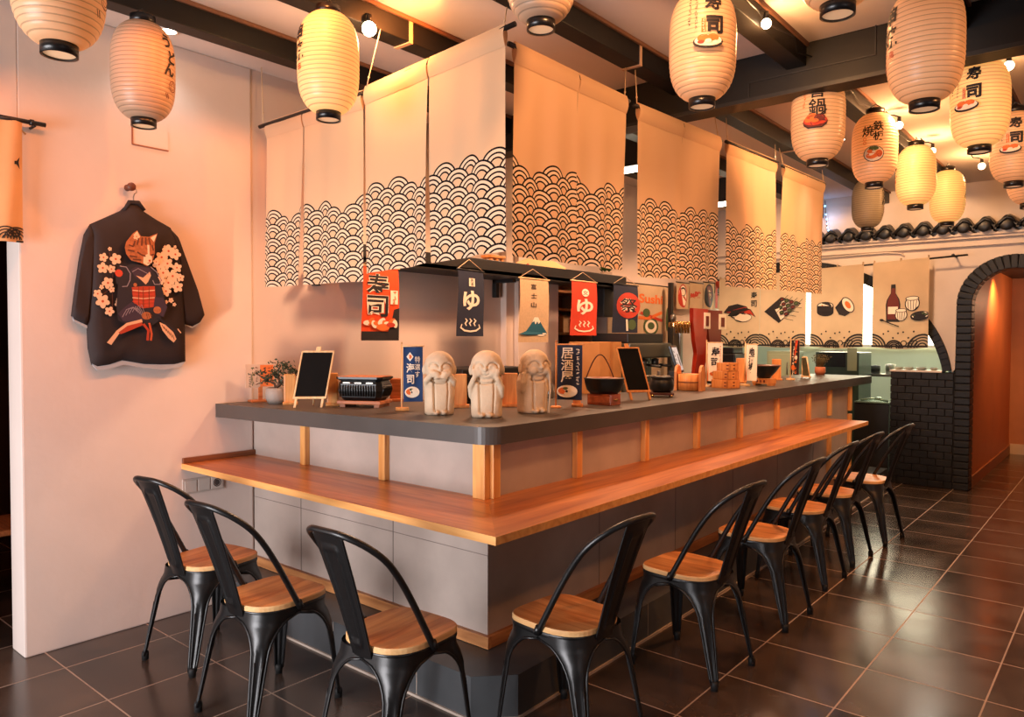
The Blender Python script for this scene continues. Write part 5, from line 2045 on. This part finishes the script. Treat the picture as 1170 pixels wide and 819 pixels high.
# kitchen shelving with machine
A, B = at(1, 8.7, 932, 402), at(1, 8.7, 990, 432)
t = thing('kitchen_oven', 'dark green and black kitchen oven behind the far end of the bar', 'oven', (0, 8.7, 0))
MB().box(A.x, B.x - .08, 0, .5, .0, A.z, bev=.006).build('housing', mat('dark_teal_enamel', (44, 62, 54), .3), t)
MB().box(A.x + .04, B.x - .22, -.006, 0, 1.14, 1.30, bev=.003).build('door', m_blackgl, t)
MB().box(A.x + .06, B.x - .24, -.03, -.015, 1.31, 1.325).box(A.x + .06, A.x + .075, -.02, 0, 1.31, 1.325).build('handle', m_steel, t)
MB().box(B.x - .2, B.x - .1, -.008, 0, 1.1, 1.35, bev=.002).build('control_panel', mat('panel_pale', (150, 160, 140), .3), t)
A, B = at(1, 9.0, 985, 425), at(1, 9.0, 1000, 436)
t = thing('steel_shelf', 'low steel shelf with clutter beyond the end of the bar', 'shelf', (-2.45, 9.4, 0))
MB().box(-.3, .45, -.15, .15, 1.02, 1.05, bev=.003).box(-.28, -.25, -.12, -.09, 0, 1.02).box(.40, .43, -.12, -.09, 0, 1.02).build('frame', m_steel, t)
for i in range(4):
    MB().lathe([(0, 0), (.05, 0), (.055, .05 + .02 * i), (0, .06 + .02 * i)], (-.2 + i * .16, 0, 1.05), 14).build('canister', [m_steel, mat('olive_can', (104, 110, 84), .5), m_black, m_steel][i], t)
# dark trolley with tray
A = at(1, 8.32, 976, 458)
B = at(1, 8.32, 1011, 463)
t = thing('dark_bin_unit', 'waist-high black unit with a steel tray on top, left of the brick wall', 'cabinet', (0, 8.32, 0))
MB().box(A.x, -1.93, 0, .3, 0, .78, bev=.004).build('carcass', m_black, t)
MB().box(A.x, -1.93, -.01, .3, .785, .80, bev=.003).tube([(A.x + .05, .05, .81), (-2.1, .08, .83), (-1.95, .05, .81)], .012, 6).ball((-2.05, .08, .83), (.04, .04, .02), 10).build('steel_tray', mat('tray_steel', (150, 176, 160), .2, .7), t)
# dishes on the low wall
for i, (px, py, r_) in enumerate(((1027, 422, .046), (1039, 421, .05), (1053, 422, .055), (1067, 423, .040))):
    p = at(1, YB + .08, px, py)
    t = tag(MB().lathe([(0, 0), (r_ * .6, 0), (r_, .02), (r_ * .95, .022), (r_ * .5, .008), (0, .008)], (0, 0, 0), 20).lathe([(0, .014), (r_ * .5, .016), (r_ * .8, .026), (0, .028)], (0, 0, 0), 16).build('stacked_dish', mat('dish_white', (196, 196, 176), .4, noise=.2, nscale=30)), ['small stacked dishes at the left end of the white capping', 'small pile of dishes, second along the white capping', 'larger pile of dishes, third along the white capping', 'lone pale dish on the capping, against the brick curve'][i], 'dish', 'dishes on the low brick wall')
    t.location = (p.x, YB + .08, 1.144)
# kitchen window, widened and brightened to give the floor its highlight
t = MB().box(-3.6, -1.55, 10.56, 10.60, 1.38, 2.25).build('window_1', mat('glowing_window', (225, 235, 220), .4, emit=(255, 240, 205), estr=8))
struct(t)
mb = MB()
for x in (-3.6, -2.98, -2.30, -1.55):
    mb.box(x - .02, x + .02, 10.53, 10.57, 1.33, 2.27)
mb.box(-3.62, -1.53, 10.53, 10.57, 1.34, 1.38).box(-3.62, -1.53, 10.53, 10.57, 2.23, 2.27)
mb.build('window_frame', m_white, t)

# ------------------------------------------------------------------ panels on the partition
YP = 8.07
t = thing('hanging_rod', 'long thin black rod carrying the food-print panels along the partition', 'rod', (0, 0, 0))
A, B = at(1, YP, 800, 322), at(1, YP, 1106, 291)
MB().tube([A, B], .009, 8).build('rod', m_black, t)
for px in (945, 1089):
    C_ = at(1, YP, px, 305 - (px - 945) * .0932)
    MB().tube([C_, C_ + Vector((0, .18, -.005))], .008, 6).ball(C_, .016, 8).build('rod_bracket', m_black, t)


def wave_foot(a, w_, h0=.0):
    """breaking waves along the bottom hem"""
    n = 3 if w_ > .5 else 3
    for i, cx in enumerate((.02 * w_, .42 * w_, .90 * w_)):
        r = .12 if i != 1 else .075
        for k in range(4):
            rr = r * (1 - k * .22)
            a.ring(cx, h0 + .005, rr, .012 if k else .017, 0, a0=.05, a1=PI - .05, n=14)
    for i in range(4):
        x = (.50 + .09 * i) * w_
        a.ring(x, h0 + .035 + .02 * (i % 2), .024, .009, 0, a0=-1.2, a1=2.9, n=10)
    a.rect(0, 0, w_, .018, 0)
    for i in range(7):
        a.disc(w_ * (.22 + .09 * i), h0 + .14 + .035 * math.sin(i * 2.2), .009, 0, n=8)
    return a


def food_panel(px0, px1, label, art, top_off=.0, seed=0):
    A = at(1, YP, px0, 0)
    B = at(1, YP, px1, 0)
    R0, R1 = at(1, YP, 800, 322), at(1, YP, 1106, 291)
    def rz_(x):
        return R0.z + (R1.z - R0.z) * (x - R0.x) / (R1.x - R0.x)
    w_ = B.x - A.x
    zA, zB = rz_(A.x), rz_(B.x)
    h = zA - 1.36
    t = thing('food_print_panel', label, 'hanging fabric', (A.x, YP, zA), 0, 'cream food-print panels on the partition')

    def fn(u, v, d=0):
        z = (zB - zA) * u * (1 - v) - h * v - .02 * v * math.sin(u * PI)
        return Vector((w_ * u, -.012 * v * math.sin(u * 8 + seed) - d - .012, z + .012))
    mb = MB().grid(16, 16, fn)
    a = art(w_, h)
    wave_foot(a, w_)
    a.emit(mb, lambda u, v, d: fn(min(max(u, 0), w_) / w_, 1 - min(max(v, 0), h) / h, d + .003), step=.0004, off=1)
    mb.build('panel_cloth', [m_cream] + LK, t, fix=False)
    mb = MB()
    for u in (.02, .5, .98):
        q = fn(u, 0)
        mb.tube([q + Vector((0, .004, -.01)), q + Vector((0, -.002, .02)), q + Vector((0, .022, .02)), q + Vector((0, .024, -.01))], .006, 5)
    mb.build('loop', m_cream, t)
    return t


def nigiri(w_, h):
    a = Art()
    cx, cy = w_ * .50, h * .46
    for dx, dy, s in ((-.02, .035, 1), (.03, 0, 1)):
        x0, y0 = cx + dx, cy + dy
        a.fill([(x0 - .16 * s, y0 - .01), (x0 - .10, y0 + .065), (x0, y0 + .085), (x0 + .11, y0 + .05), (x0 + .17, y0 - .04), (x0 + .12, y0 - .01), (x0, y0 + .01), (x0 - .10, y0 - .02)], 0)
        a.fill([(x0 - .145 * s, y0 - .003), (x0 - .095, y0 + .057), (x0, y0 + .076), (x0 + .105, y0 + .042), (x0 + .155, y0 - .03), (x0 + .11, y0 + .0), (x0, y0 + .02), (x0 - .09, y0 - .01)], 1)
        a.disc(x0 + .02, y0 - .035, .105, 0, .045).disc(x0 + .02, y0 - .034, .099, 3, .040)
    a.text('寿', w_ * .93 - .03, h * .72, .07, 0, .02).text('司', w_ * .93 - .03, h * .60, .07, 0, .02)
    return a


def yakitori(w_, h):
    a = Art()
    cx, cy = w_ * .5, h * .52
    a.fill([(cx - .20, cy - .03), (cx - .02, cy + .12), (cx + .20, cy + .04), (cx - .04, cy - .15)], 0)
    a.fill([(cx - .185, cy - .03), (cx - .02, cy + .105), (cx + .18, cy + .035), (cx - .04, cy - .135)], 3)
    for i in range(4):
        ox, oy = -.10 + i * .052, -.05 + i * -.018 + .045
        for k in range(4):
            x, y = cx + ox + k * .035 - .01, cy + oy + k * .034
            a.disc(x, y, .026, 0, .022).disc(x, y, .018, 6 if (i + k) % 2 else 5, .014)
        a.stroke([(cx + ox - .03, cy + oy - .03), (cx + ox + .16, cy + oy + .15 - .01)], .005, 0)
        a.stroke([(cx + .02 + i * .04, cy - .10 + i * .035), (cx + .12 + i * .03, cy - .13 + i * .04)], .005, 0)
    return a


def rolls(w_, h):
    a = Art()
    cx, cy = w_ * .42, h * .50
    x0, y0 = cx - .07, cy
    a.disc(x0, y0 - .045, .085, 0, .04).rect(x0 - .085, y0 - .045, x0 + .085, y0 + .02, 0)
    a.disc(x0, y0 + .02, .085, 0, .042).disc(x0, y0 + .02, .075, 3, .034).disc(x0, y0 + .02, .045, 2, .020)
    x0, y0 = cx + .12, cy + .0
    a.fill([(x0 - .09, y0 + .0), (x0 - .02, y0 + .085), (x0 + .09, y0 - .04), (x0 + .01, y0 - .09), (x0 - .05, y0 - .07)], 0)
    a.disc(x0 + .035, y0 + .02, .088, 0, .05, rot=-1.0).disc(x0 + .035, y0 + .02, .078, 3, .042, rot=-1.0).disc(x0 + .035, y0 + .02, .042, 2, .022, rot=-1.0)
    return a


def sake(w_, h):
    a = Art()
    cx, cy = w_ * .38, h * .48

    def bottle(s, mi):
        return [(cx - .055 * s, cy - .13 * s), (cx - .06 * s, cy + .02), (cx - .05 * s, cy + .07), (cx - .020 * s, cy + .13), (cx - .018 * s, cy + .19 * s), (cx + .018 * s, cy + .19 * s), (cx + .020 * s, cy + .13), (cx + .05 * s, cy + .07), (cx + .06 * s, cy + .02), (cx + .055 * s, cy - .13 * s)]
    a.fill(bottle(1.12, 0), 0).fill(bottle(.93, 6), 6).rect(cx - .045, cy - .07, cx + .045, cy + .0, 3)
    for x0, y0, s in ((cx + .17, cy + .02, 1), (cx + .075, cy - .08, .85)):
        a.disc(x0, y0, .065 * s, 0, .07 * s).disc(x0, y0, .056 * s, 3, .061 * s).disc(x0, y0 + .05 * s, .06 * s, 0, .022 * s).disc(x0, y0 + .05 * s, .052 * s, 3, .016 * s)
        for k in range(4):
            a.stroke([(x0 - .04 * s + k * .026 * s, y0 + .03 * s), (x0 - .03 * s + k * .02 * s, y0 - .055 * s)], .005, 0)
    a.disc(cx + .24, cy - .10, .085, 0, .045).disc(cx + .24, cy - .095, .07, 3, .034)
    for k in range(5):
        a.disc(cx + .19 + k * .025, cy - .09 + .012 * (k % 2), .018, 0, .012).disc(cx + .19 + k * .025, cy - .09 + .012 * (k % 2), .012, 5, .007)
    a.stroke([(cx - .10, cy - .13), (cx + .06, cy - .19)], .010, 0).disc(cx - .10, cy - .13, .02, 0, .012)
    return a


food_panel(826, 873, 'food-print panel showing salmon nigiri, nearest the corner', nigiri, seed=1)
food_panel(873.5, 926.5, 'food-print panel showing grilled skewers on a board', yakitori, seed=2)
food_panel(932, 992.5, 'food-print panel showing two sushi rolls', rolls, seed=3)
food_panel(1003, 1068, 'food-print panel showing a sake bottle and cups', sake, seed=4)

# corner noren at the left edge of the photo
A = at(0, XW + .06, -12, 131)
B = at(0, XW + .06, 25, 137)
t = thing('doorway_curtain', 'orange-lit cream curtain with a small black crane over the left doorway', 'hanging fabric', (XW + .06, A.y, A.z), PI / 2)
w_ = B.y - A.y
h = A.z - at(0, XW + .06, 22, 277).z + .0


def fnc(u, v, d=0):
    return Vector((w_ * u, .008 * math.sin(u * 6 + v * 2) - d, -h * v))


mb = MB().grid(10, 18, fnc)
a = Art()
a.fill([(w_ * .72, h * .66), (w_ * .80, h * .665), (w_ * .90, h * .70), (w_ * .86, h * .655), (w_ * .90, h * .60), (w_ * .80, h * .635), (w_ * .72, h * .635)], 0)
for cx in (.45, .80):
    for k in range(4):
        a.ring(w_ * cx, .012, .052 - k * .012, .005, 0, a0=0, a1=PI, n=14)
a.rect(0, 0, w_, .008, 0).ring(w_ * .75, .04, .016, .006, 0).ring(w_ * .55, .035, .012, .005, 0)
a.emit(mb, lambda u, v, d: fnc(min(u, w_) / w_, 1 - v / h, d + .002), off=1)
mb.build('curtain_cloth', [mat('curtain_cloth', (222, 176, 124), .85, trans=.15, noise=.05)] + LK, t, fix=False)
MB().tube([(w_ + .012, 0, .005), (w_ - .02, .01, -.02), (w_ + .02, .02, -.05)], .004, 5).build('loop', m_string, t)
C_ = at(0, XW + .06, 52, 143)
A2 = at(0, XW + .06, -12, 131)
MB().tube([(0, 0, 0), (C_.y - A2.y, 0, C_.z - A2.z)], .010, 10).tube([(w_ + .03, 0, (C_.z - A2.z) * .62), (w_ + .045, 0, (C_.z - A2.z) * .66)], .014, 10).build('rod', m_rod, t)
MB().tube([(w_ + .05, 0, -.01), (w_ + .05, .06, -.01)], .006, 6).build('bracket', m_rod, t)
# something wooden in the dark room
t = thing('side_chair', 'glimpse of a wooden chair in the dark doorway at the left edge', 'chair', (-4.55, 1.25, 0), 0)
MB().box(-.2, .2, -.2, .2, .44, .47, bev=.01).build('seat', m_bam3, t)
for sx_ in (-1, 1):
    for sy_ in (-1, 1):
        MB().tube([(sx_ * .17, sy_ * .17, .45), (sx_ * .20, sy_ * .20, 0)], [.018, .014], 8).build('leg', m_bam3, t)
MB().box(-.2, .2, .17, .20, .5, .86, bev=.02).build('backrest', m_black, t)

# ------------------------------------------------------------------ the printed jacket
XK = XW + .035
K0 = at(0, XK, 154, 330)
m_kim = mat('black_jacket_cloth', (40, 30, 30), .8, noise=.12, nscale=5, bump=.25, bscale=9)
m_lin = mat('pale_blue_lining', (170, 178, 186), .8)
t = thing('printed_jacket', 'black kimono jacket printed with an armoured samurai cat, hanging on the white wall', 'jacket', (XK, K0.y, K0.z), PI / 2)


def kp(px, py):
    p = at(0, XK, px, py)
    return (p.y - K0.y, p.z - K0.z)


def c1(x, y):
    return kp(70 + x / 3.72, 210 + y / 3.72)


def c2(x, y):
    return kp(100 + x / 5.28, 245 + y / 5.28)


def puffy(out, D, back=0., n=9):
    # denser outline
    o2 = []
    for i in range(len(out)):
        a_, b_ = out[i], out[(i + 1) % len(out)]
        m_ = max(1, int(math.hypot(b_[0] - a_[0], b_[1] - a_[1]) / .02))
        for k in range(m_):
            o2.append((a_[0] + (b_[0] - a_[0]) * k / m_, a_[1] + (b_[1] - a_[1]) * k / m_))
    cx, cz = sum(p[0] for p in o2) / len(o2), sum(p[1] for p in o2) / len(o2)
    N = len(o2)
    mb = MB()
    ss = [1.0, .99, .97, .93, .86, .75, .6, .4, .2, .01]
    for sgn in (1, -1):
        vs = []
        for s in ss:
            dd = D * min(1, ((1 - s) / .14)) ** .5 if sgn > 0 else -.004
            for x, z in o2:
                X_, Z_ = cx + (x - cx) * s, cz + (z - cz) * s
                fold = .0035 * math.sin(X_ * 60 + 2 * math.sin(Z_ * 9)) * (1 - s) ** .3 if s < .9 else 0
                vs.append((X_, back - (dd + (fold * .5 if sgn > 0 else 0)), Z_))
        mb.add(vs, [(i * N + k, i * N + (k + 1) % N, (i + 1) * N + (k + 1) % N, (i + 1) * N + k) for i in range(len(ss) - 1) for k in range(N)], 0, True)
    return mb


body = [c1(*q) for q in ((284, 82), (322, 85), (350, 117), (400, 150), (462, 185), (490, 240), (505, 330), (517, 500), (524, 610), (526, 757), (480, 768), (420, 770), (350, 768), (255, 752), (200, 770), (150, 778), (128, 768), (113, 700), (108, 600), (115, 480), (118, 330), (120, 172), (200, 137), (250, 115))]
puffy([c1(*q) for q in ((122, 172), (96, 215), (75, 320), (56, 450), (42, 560), (52, 578), (108, 604), (122, 480), (130, 330), (140, 200))], .022, .0).build('sleeve', m_kim, t)
puffy([c1(*q) for q in ((455, 183), (492, 222), (532, 330), (580, 460), (607, 560), (590, 588), (556, 606), (522, 596), (508, 480), (498, 330), (470, 220))], .022, .0).build('sleeve', m_kim, t)
bo = puffy(body, .036)
a = Art()
KM = [mat('cat_fur', (178, 106, 62), .7, noise=.3, nscale=60), mat('cat_stripe', (104, 56, 34), .7), mat('cat_muzzle', (244, 212, 176), .7), mat('blossom', (236, 200, 164), .7), mat('blossom_core', (196, 84, 44), .7), mat('armour_dark', (34, 32, 42), .7), mat('armour_line', (150, 140, 150), .7), mat('obi_red', (178, 62, 34), .7), mat('sleeve_purple', (58, 44, 62), .7), mat('sword_wrap', (226, 180, 140), .7), mat('flower_red', (206, 70, 44), .7), mat('twig', (88, 52, 40), .7)]
FUR, STR, MUZ, BLO, COR, ARM, LIN_, OBI, SLV, SWD, RED, TWG = range(12)


def P2(l):
    return [c2(*q) for q in l]


u1 = .0042 / 5.28  # metres per print unit


def blossom(x, y, r, mi=BLO, seed=0):
    for i in range(5):
        an = seed + i * 2 * PI / 5
        cx, cy = c2(x + math.cos(an) * r * .55, y + math.sin(an) * r * .55)
        a.disc(cx, cy, r * u1 * .52, mi, r * u1 * .40, n=12, rot=-an)
    cx, cy = c2(x, y)
    a.disc(cx, cy, r * u1 * .2, COR, n=8)


for l in ([(130, 600), (128, 420), (135, 330), (110, 230)], [(60, 330), (110, 350), (150, 350)], [(40, 500), (90, 470), (130, 440)], [(420, 540), (470, 520), (500, 505)], [(400, 260), (430, 220), (450, 180)]):
    a.stroke(P2(l), .004, TWG)
Rk = random.Random(5)
for x, y, r in ((75, 262, 26), (148, 272, 34), (70, 325, 32), (122, 332, 24), (112, 212, 12), (100, 415, 34), (38, 480, 26), (68, 525, 40), (188, 515, 36), (108, 585, 28), (60, 440, 14), (120, 455, 18), (160, 540, 22), (500, 200, 10), (440, 200, 10)):
    blossom(x, y, r, seed=Rk.random() * 6)
for x, y, r in ((460, 225, 38), (418, 262, 36), (500, 245, 34), (400, 305, 36), (452, 300, 34), (508, 325, 30), (425, 355, 36), (482, 375, 38), (528, 385, 24), (455, 415, 36), (510, 440, 34), (440, 465, 32), (470, 520, 16), (490, 545, 12), (440, 530, 12), (380, 290, 20), (410, 400, 26)):
    blossom(x, y, r, seed=Rk.random() * 6)
# body in armour
a.fill(P2([(185, 320), (235, 300), (350, 320), (400, 400), (430, 500), (440, 560), (400, 640), (340, 680), (250, 680), (150, 640), (140, 560), (150, 430)]), ARM)
a.fill(P2([(150, 320), (195, 318), (222, 350), (226, 390), (212, 430), (180, 438), (138, 418), (134, 350)]), ARM)
a.stroke(P2([(160, 315), (200, 322), (224, 360), (222, 400), (205, 436), (175, 438)]), .004, LIN_)
a.stroke(P2([(345, 320), (380, 350), (410, 400), (400, 425), (370, 425), (358, 400)]), .004, LIN_)
a.disc(*c2(155, 358), .018, RED, n=10).disc(*c2(155, 358), .007, COR, n=8)
a.fill(P2([(225, 340), (255, 320), (335, 325), (352, 345), (345, 395), (318, 425), (290, 405), (255, 385)]), SLV)
a.fill(P2([(258, 372), (300, 385), (340, 350), (348, 372), (330, 410), (315, 425), (290, 400)]), SWD)
a.stroke(P2([(235, 350), (270, 330), (335, 365)]), .003, LIN_)
a.fill(P2([(232, 442), (300, 436), (370, 436), (374, 500), (368, 560), (300, 568), (244, 552)]), OBI)
for yy in (460, 482, 504, 526, 546):
    a.stroke(P2([(236, yy), (300, yy + 6), (370, yy)]), .004, RED if yy % 4 else BLO)
for xx in (272, 300, 335):
    a.stroke(P2([(xx, 440), (xx + 2, 562)]), .003, STR)
a.disc(*c2(252, 428), .009, FUR, n=10)
a.fill(P2([(148, 600), (190, 560), (230, 530), (262, 545), (308, 600), (312, 640), (260, 650), (180, 645)]), SLV)
for i in range(6):
    a.stroke(P2([(175 + i * 20, 620 - i * 10), (200 + i * 18, 575 - i * 6), (240 + i * 13, 560 + i * 6), (262 + i * 9, 585 + i * 8)][0:4]), .0028, LIN_)
a.fill(P2([(370, 500), (420, 505), (445, 560), (420, 620), (380, 600), (362, 560)]), SLV)
a.disc(*c2(320, 612), .024, FUR, .019, n=14).disc(*c2(384, 578), .019, FUR, .018, n=14)
for k in range(3):
    a.stroke(P2([(318 + k * 12, 600), (326 + k * 12, 628)]), .003, STR)
a.fill(P2([(82, 772), (140, 700), (200, 655), (290, 632), (296, 650), (215, 680), (160, 712), (108, 786)]), SWD)
a.fill(P2([(150, 712), (205, 672), (292, 650), (296, 668), (220, 700), (165, 722)]), OBI)
a.stroke(P2([(300, 660), (330, 700), (325, 760)]), .012, OBI).stroke(P2([(335, 655), (350, 720), (345, 760)]), .010, COR)
a.stroke(P2([(390, 620), (430, 660), (500, 710)]), .010, ARM)
a.fill(P2([(395, 650), (430, 665), (480, 710), (498, 750), (482, 772), (450, 745), (415, 700)]), SWD)
for k in range(6):
    a.stroke(P2([(410 + k * 13, 665 + k * 12), (425 + k * 12, 690 + k * 13)]), .003, STR)
a.stroke(P2([(505, 690), (525, 715)]), .006, SWD)
# cat head
a.fill(P2([(196, 172), (236, 122), (262, 103), (284, 138), (332, 142), (384, 121), (366, 182), (368, 240), (350, 298), (320, 316), (282, 296), (228, 284), (196, 244), (188, 205)]), FUR)
a.fill(P2([(240, 130), (262, 108), (278, 140), (262, 160)]), MUZ).fill(P2([(342, 148), (380, 126), (362, 172)]), MUZ)
blossom(258, 140, 20)
a.fill(P2([(300, 255), (322, 245), (350, 258), (352, 292), (326, 314), (298, 300)]), MUZ)
a.fill(P2([(322, 190), (334, 190), (338, 270), (326, 272)]), MUZ)
a.stroke(P2([(262, 232), (285, 248), (312, 258)]), .008, STR).stroke(P2([(345, 252), (362, 245)]), .008, STR)
a.disc(*c2(336, 284), .006, COR, n=8).stroke(P2([(322, 300), (334, 296), (346, 300)]), .003, STR)
for l in ([(270, 150), (262, 190)], [(292, 146), (288, 195)], [(312, 146), (314, 190)], [(330, 148), (340, 190)], [(210, 190), (240, 200)], [(205, 220), (245, 228)], [(215, 255), (262, 262)], [(235, 275), (285, 280)], [(248, 165), (240, 195)], [(350, 190), (358, 225)]):
    a.stroke(P2(l), .007, STR)
a.emit(bo, lambda u, v, d: Vector((u, -.0395 - d, v)), base=.0, step=.00012, off=1)
bo.build('jacket_body', [m_kim] + KM, t, fix=False)
MB().prism([c1(*q) for q in ((128, 765), (255, 748), (350, 764), (430, 766), (525, 754), (505, 778), (430, 790), (345, 782), (262, 768), (205, 786), (150, 792))], -.008, .0, fm=lambda u, v, w_: (u, w_, v)).build('lining', m_lin, t)
MB().prism([c1(*q) for q in ((44, 560), (108, 602), (108, 614), (52, 584))], -.006, .0, fm=lambda u, v, w_: (u, w_, v)).build('lining', m_lin, t)
MB().prism([c1(*q) for q in ((522, 598), (556, 606), (590, 588), (572, 606), (552, 614))], -.006, .0, fm=lambda u, v, w_: (u, w_, v)).build('lining', m_lin, t)
MB().tube([(*(lambda q: (q[0], -.015, q[1]))(c1(*q)),) for q in ((262, 112), (284, 80), (322, 82), (348, 114))], [.008, .012, .012, .008], 8).build('collar', m_kim, t)
hk = [c1(*q) for q in ((304, 85), (302, 60), (306, 45), (316, 38), (314, 25), (302, 22))]
MB().tube([(u, -.012, v) for u, v in hk], .0028, 6).build('hanger_hook', m_steel, t)
u, v = c1(293, 24)
h0 = kp(149, 216)
t = thing('wall_peg', 'brown wooden peg on the wall holding the jacket hanger', 'peg', (XW, K0.y + h0[0], K0.z + h0[1] + .01), PI / 2)
mb = MB().lathe([(0, .0), (.016, .0), (.012, .012), (.012, .035), (.020, .042), (.020, .052), (0, .056)], n=16)
mb.v = [(x, -z, y) for x, y, z in mb.v]
mb.build('peg', mat('peg_brown', (110, 58, 36), .5), t)

# ================================================================== LIGHT
def light(kind, loc, energy, col, size=.1, aim=None, spot=None, blend=.5, size_y=None, spread=None):
    d = bpy.data.lights.new('lamp', kind)
    d.energy = energy
    d.color = col
    o = bpy.data.objects.new('lamp', d)
    COL.objects.link(o)
    o.location = loc
    if kind == 'AREA':
        d.shape = 'RECTANGLE' if size_y else 'SQUARE'
        d.size = size
        if size_y:
            d.size_y = size_y
        if spread:
            d.spread = R_(spread)
    else:
        d.shadow_soft_size = size
    if kind == 'SPOT':
        d.spot_size = R_(spot)
        d.spot_blend = blend
    if aim:
        v = Vector(aim) - Vector(loc)
        o.rotation_euler = v.to_track_quat('-Z', 'Y').to_euler()
    return o


ORG = (1.0, .27, .055)
WRM = (1.0, .58, .30)
DAY = (.96, .93, .96)
# daylight from the glazed shop front behind the camera
light('AREA', (-2.45, -2.3, 1.0), 122, DAY, 2.3, (-2.5, 2, .60), size_y=1.7, spread=125)
light('AREA', (2.6, .6, 1.5), 9, DAY, 2.0, (-1.5, 3, .9), size_y=1.4)
# unseen orange spots added beside the second beam: they wash the wall and the left panels
for y in (.2, .9, 1.6, 2.3):
    light('SPOT', (-2.30, y, 2.90), 40, ORG, .03, (-3.7, y + .1, 2.15), 115, .8)
# lamps over the room in front of the panels
light('SPOT', (-1.0, 1.9, 2.88), 80, (1, .45, .18), .08, (-1.95, 3.2, 2.0), 110, .7)
light('SPOT', (-.9, 4.9, 2.88), 160, (1, .45, .18), .08, (-1.9, 5.0, 1.8), 120, .7)
# warm light behind the bar
for y, e in ((3.3, 120), (4.9, 90), (6.6, 75)):
    light('SPOT', (-2.9, y, 2.62), e, (1, .56, .32), .08, (-2.9, y, 0), 150, .5)
# globe bulbs
for x, y, z, lb, r in bulbs:
    light('POINT', (x, y, z - .05), 13, (1, .50, .2), .03)
# white downlights
light('SPOT', (-3.64, 1.73, 2.91), 4, (1, .92, .85), .03, (-3.70, 1.73, 0), 120, .8)
light('SPOT', (-2.12, 5.12, 2.91), 16, (1, .95, .82), .03, (-2.12, 5.12, 0), 120, .7)
light('SPOT', (-1.74, 5.85, 2.91), 10, (1, .95, .82), .03, (-1.5, 5.85, 0), 90, .7)
# unseen warm spots added to brighten the partition and its panels
light('SPOT', (-1.6, 6.9, 2.88), 70, WRM, .06, (-1.7, 8.2, 1.7), 130, .7)
light('SPOT', (-3.0, 7.2, 2.88), 40, WRM, .06, (-2.9, 8.2, 1.7), 120, .7)
light('SPOT', (.4, 3.2, 2.88), 80, (1, .38, .12), .08, (-.6, 4.2, 0), 130, .7)  # unseen spot over the aisle, aimed at the floor
# kitchen and corridor
light('AREA', (-3.0, 9.5, 2.6), 22, (1, .98, .86), 1.6, (-3.0, 9.5, 0), size_y=1.4)
light('AREA', (-1.9, 9.2, 2.6), 10, (1, .98, .86), .6, (-1.9, 9.2, 0))
light('SPOT', (-1.02, 9.6, 2.18), 90, (1, .42, .12), .04, (-1.2, 9.9, .9), 120, .8)
light('POINT', (-.6, 10.4, 1.9), 14, (1, .52, .28), .1)
# unseen spot added for the pale glow at the far end of the bar
light('SPOT', (-1.45, 7.9, 2.5), 40, (1, .96, .80), .06, (-1.5, 5.9, 0), 60, .7)
light('POINT', (-2.50, YB - .12, 2.72), .8, (.25, .5, 1), .04)
light('POINT', (-5.2, 1.0, 2.2), 2.0, ORG, .1)

w = bpy.data.worlds.new('world')
S.world = w
w.use_nodes = True
w.node_tree.nodes['Background'].inputs[0].default_value = (1.0, .74, .62, 1)
w.node_tree.nodes['Background'].inputs[1].default_value = .13

S.view_settings.view_transform = 'Standard'
S.view_settings.look = 'None'
S.view_settings.exposure = 0.0
S.view_settings.gamma = 1
S.view_settings.use_curve_mapping = False
S.cycles.use_denoising = True
S.cycles.max_bounces = 6
S.cycles.sample_clamp_indirect = 4
S.cycles.caustics_reflective = False
S.cycles.caustics_refractive = False
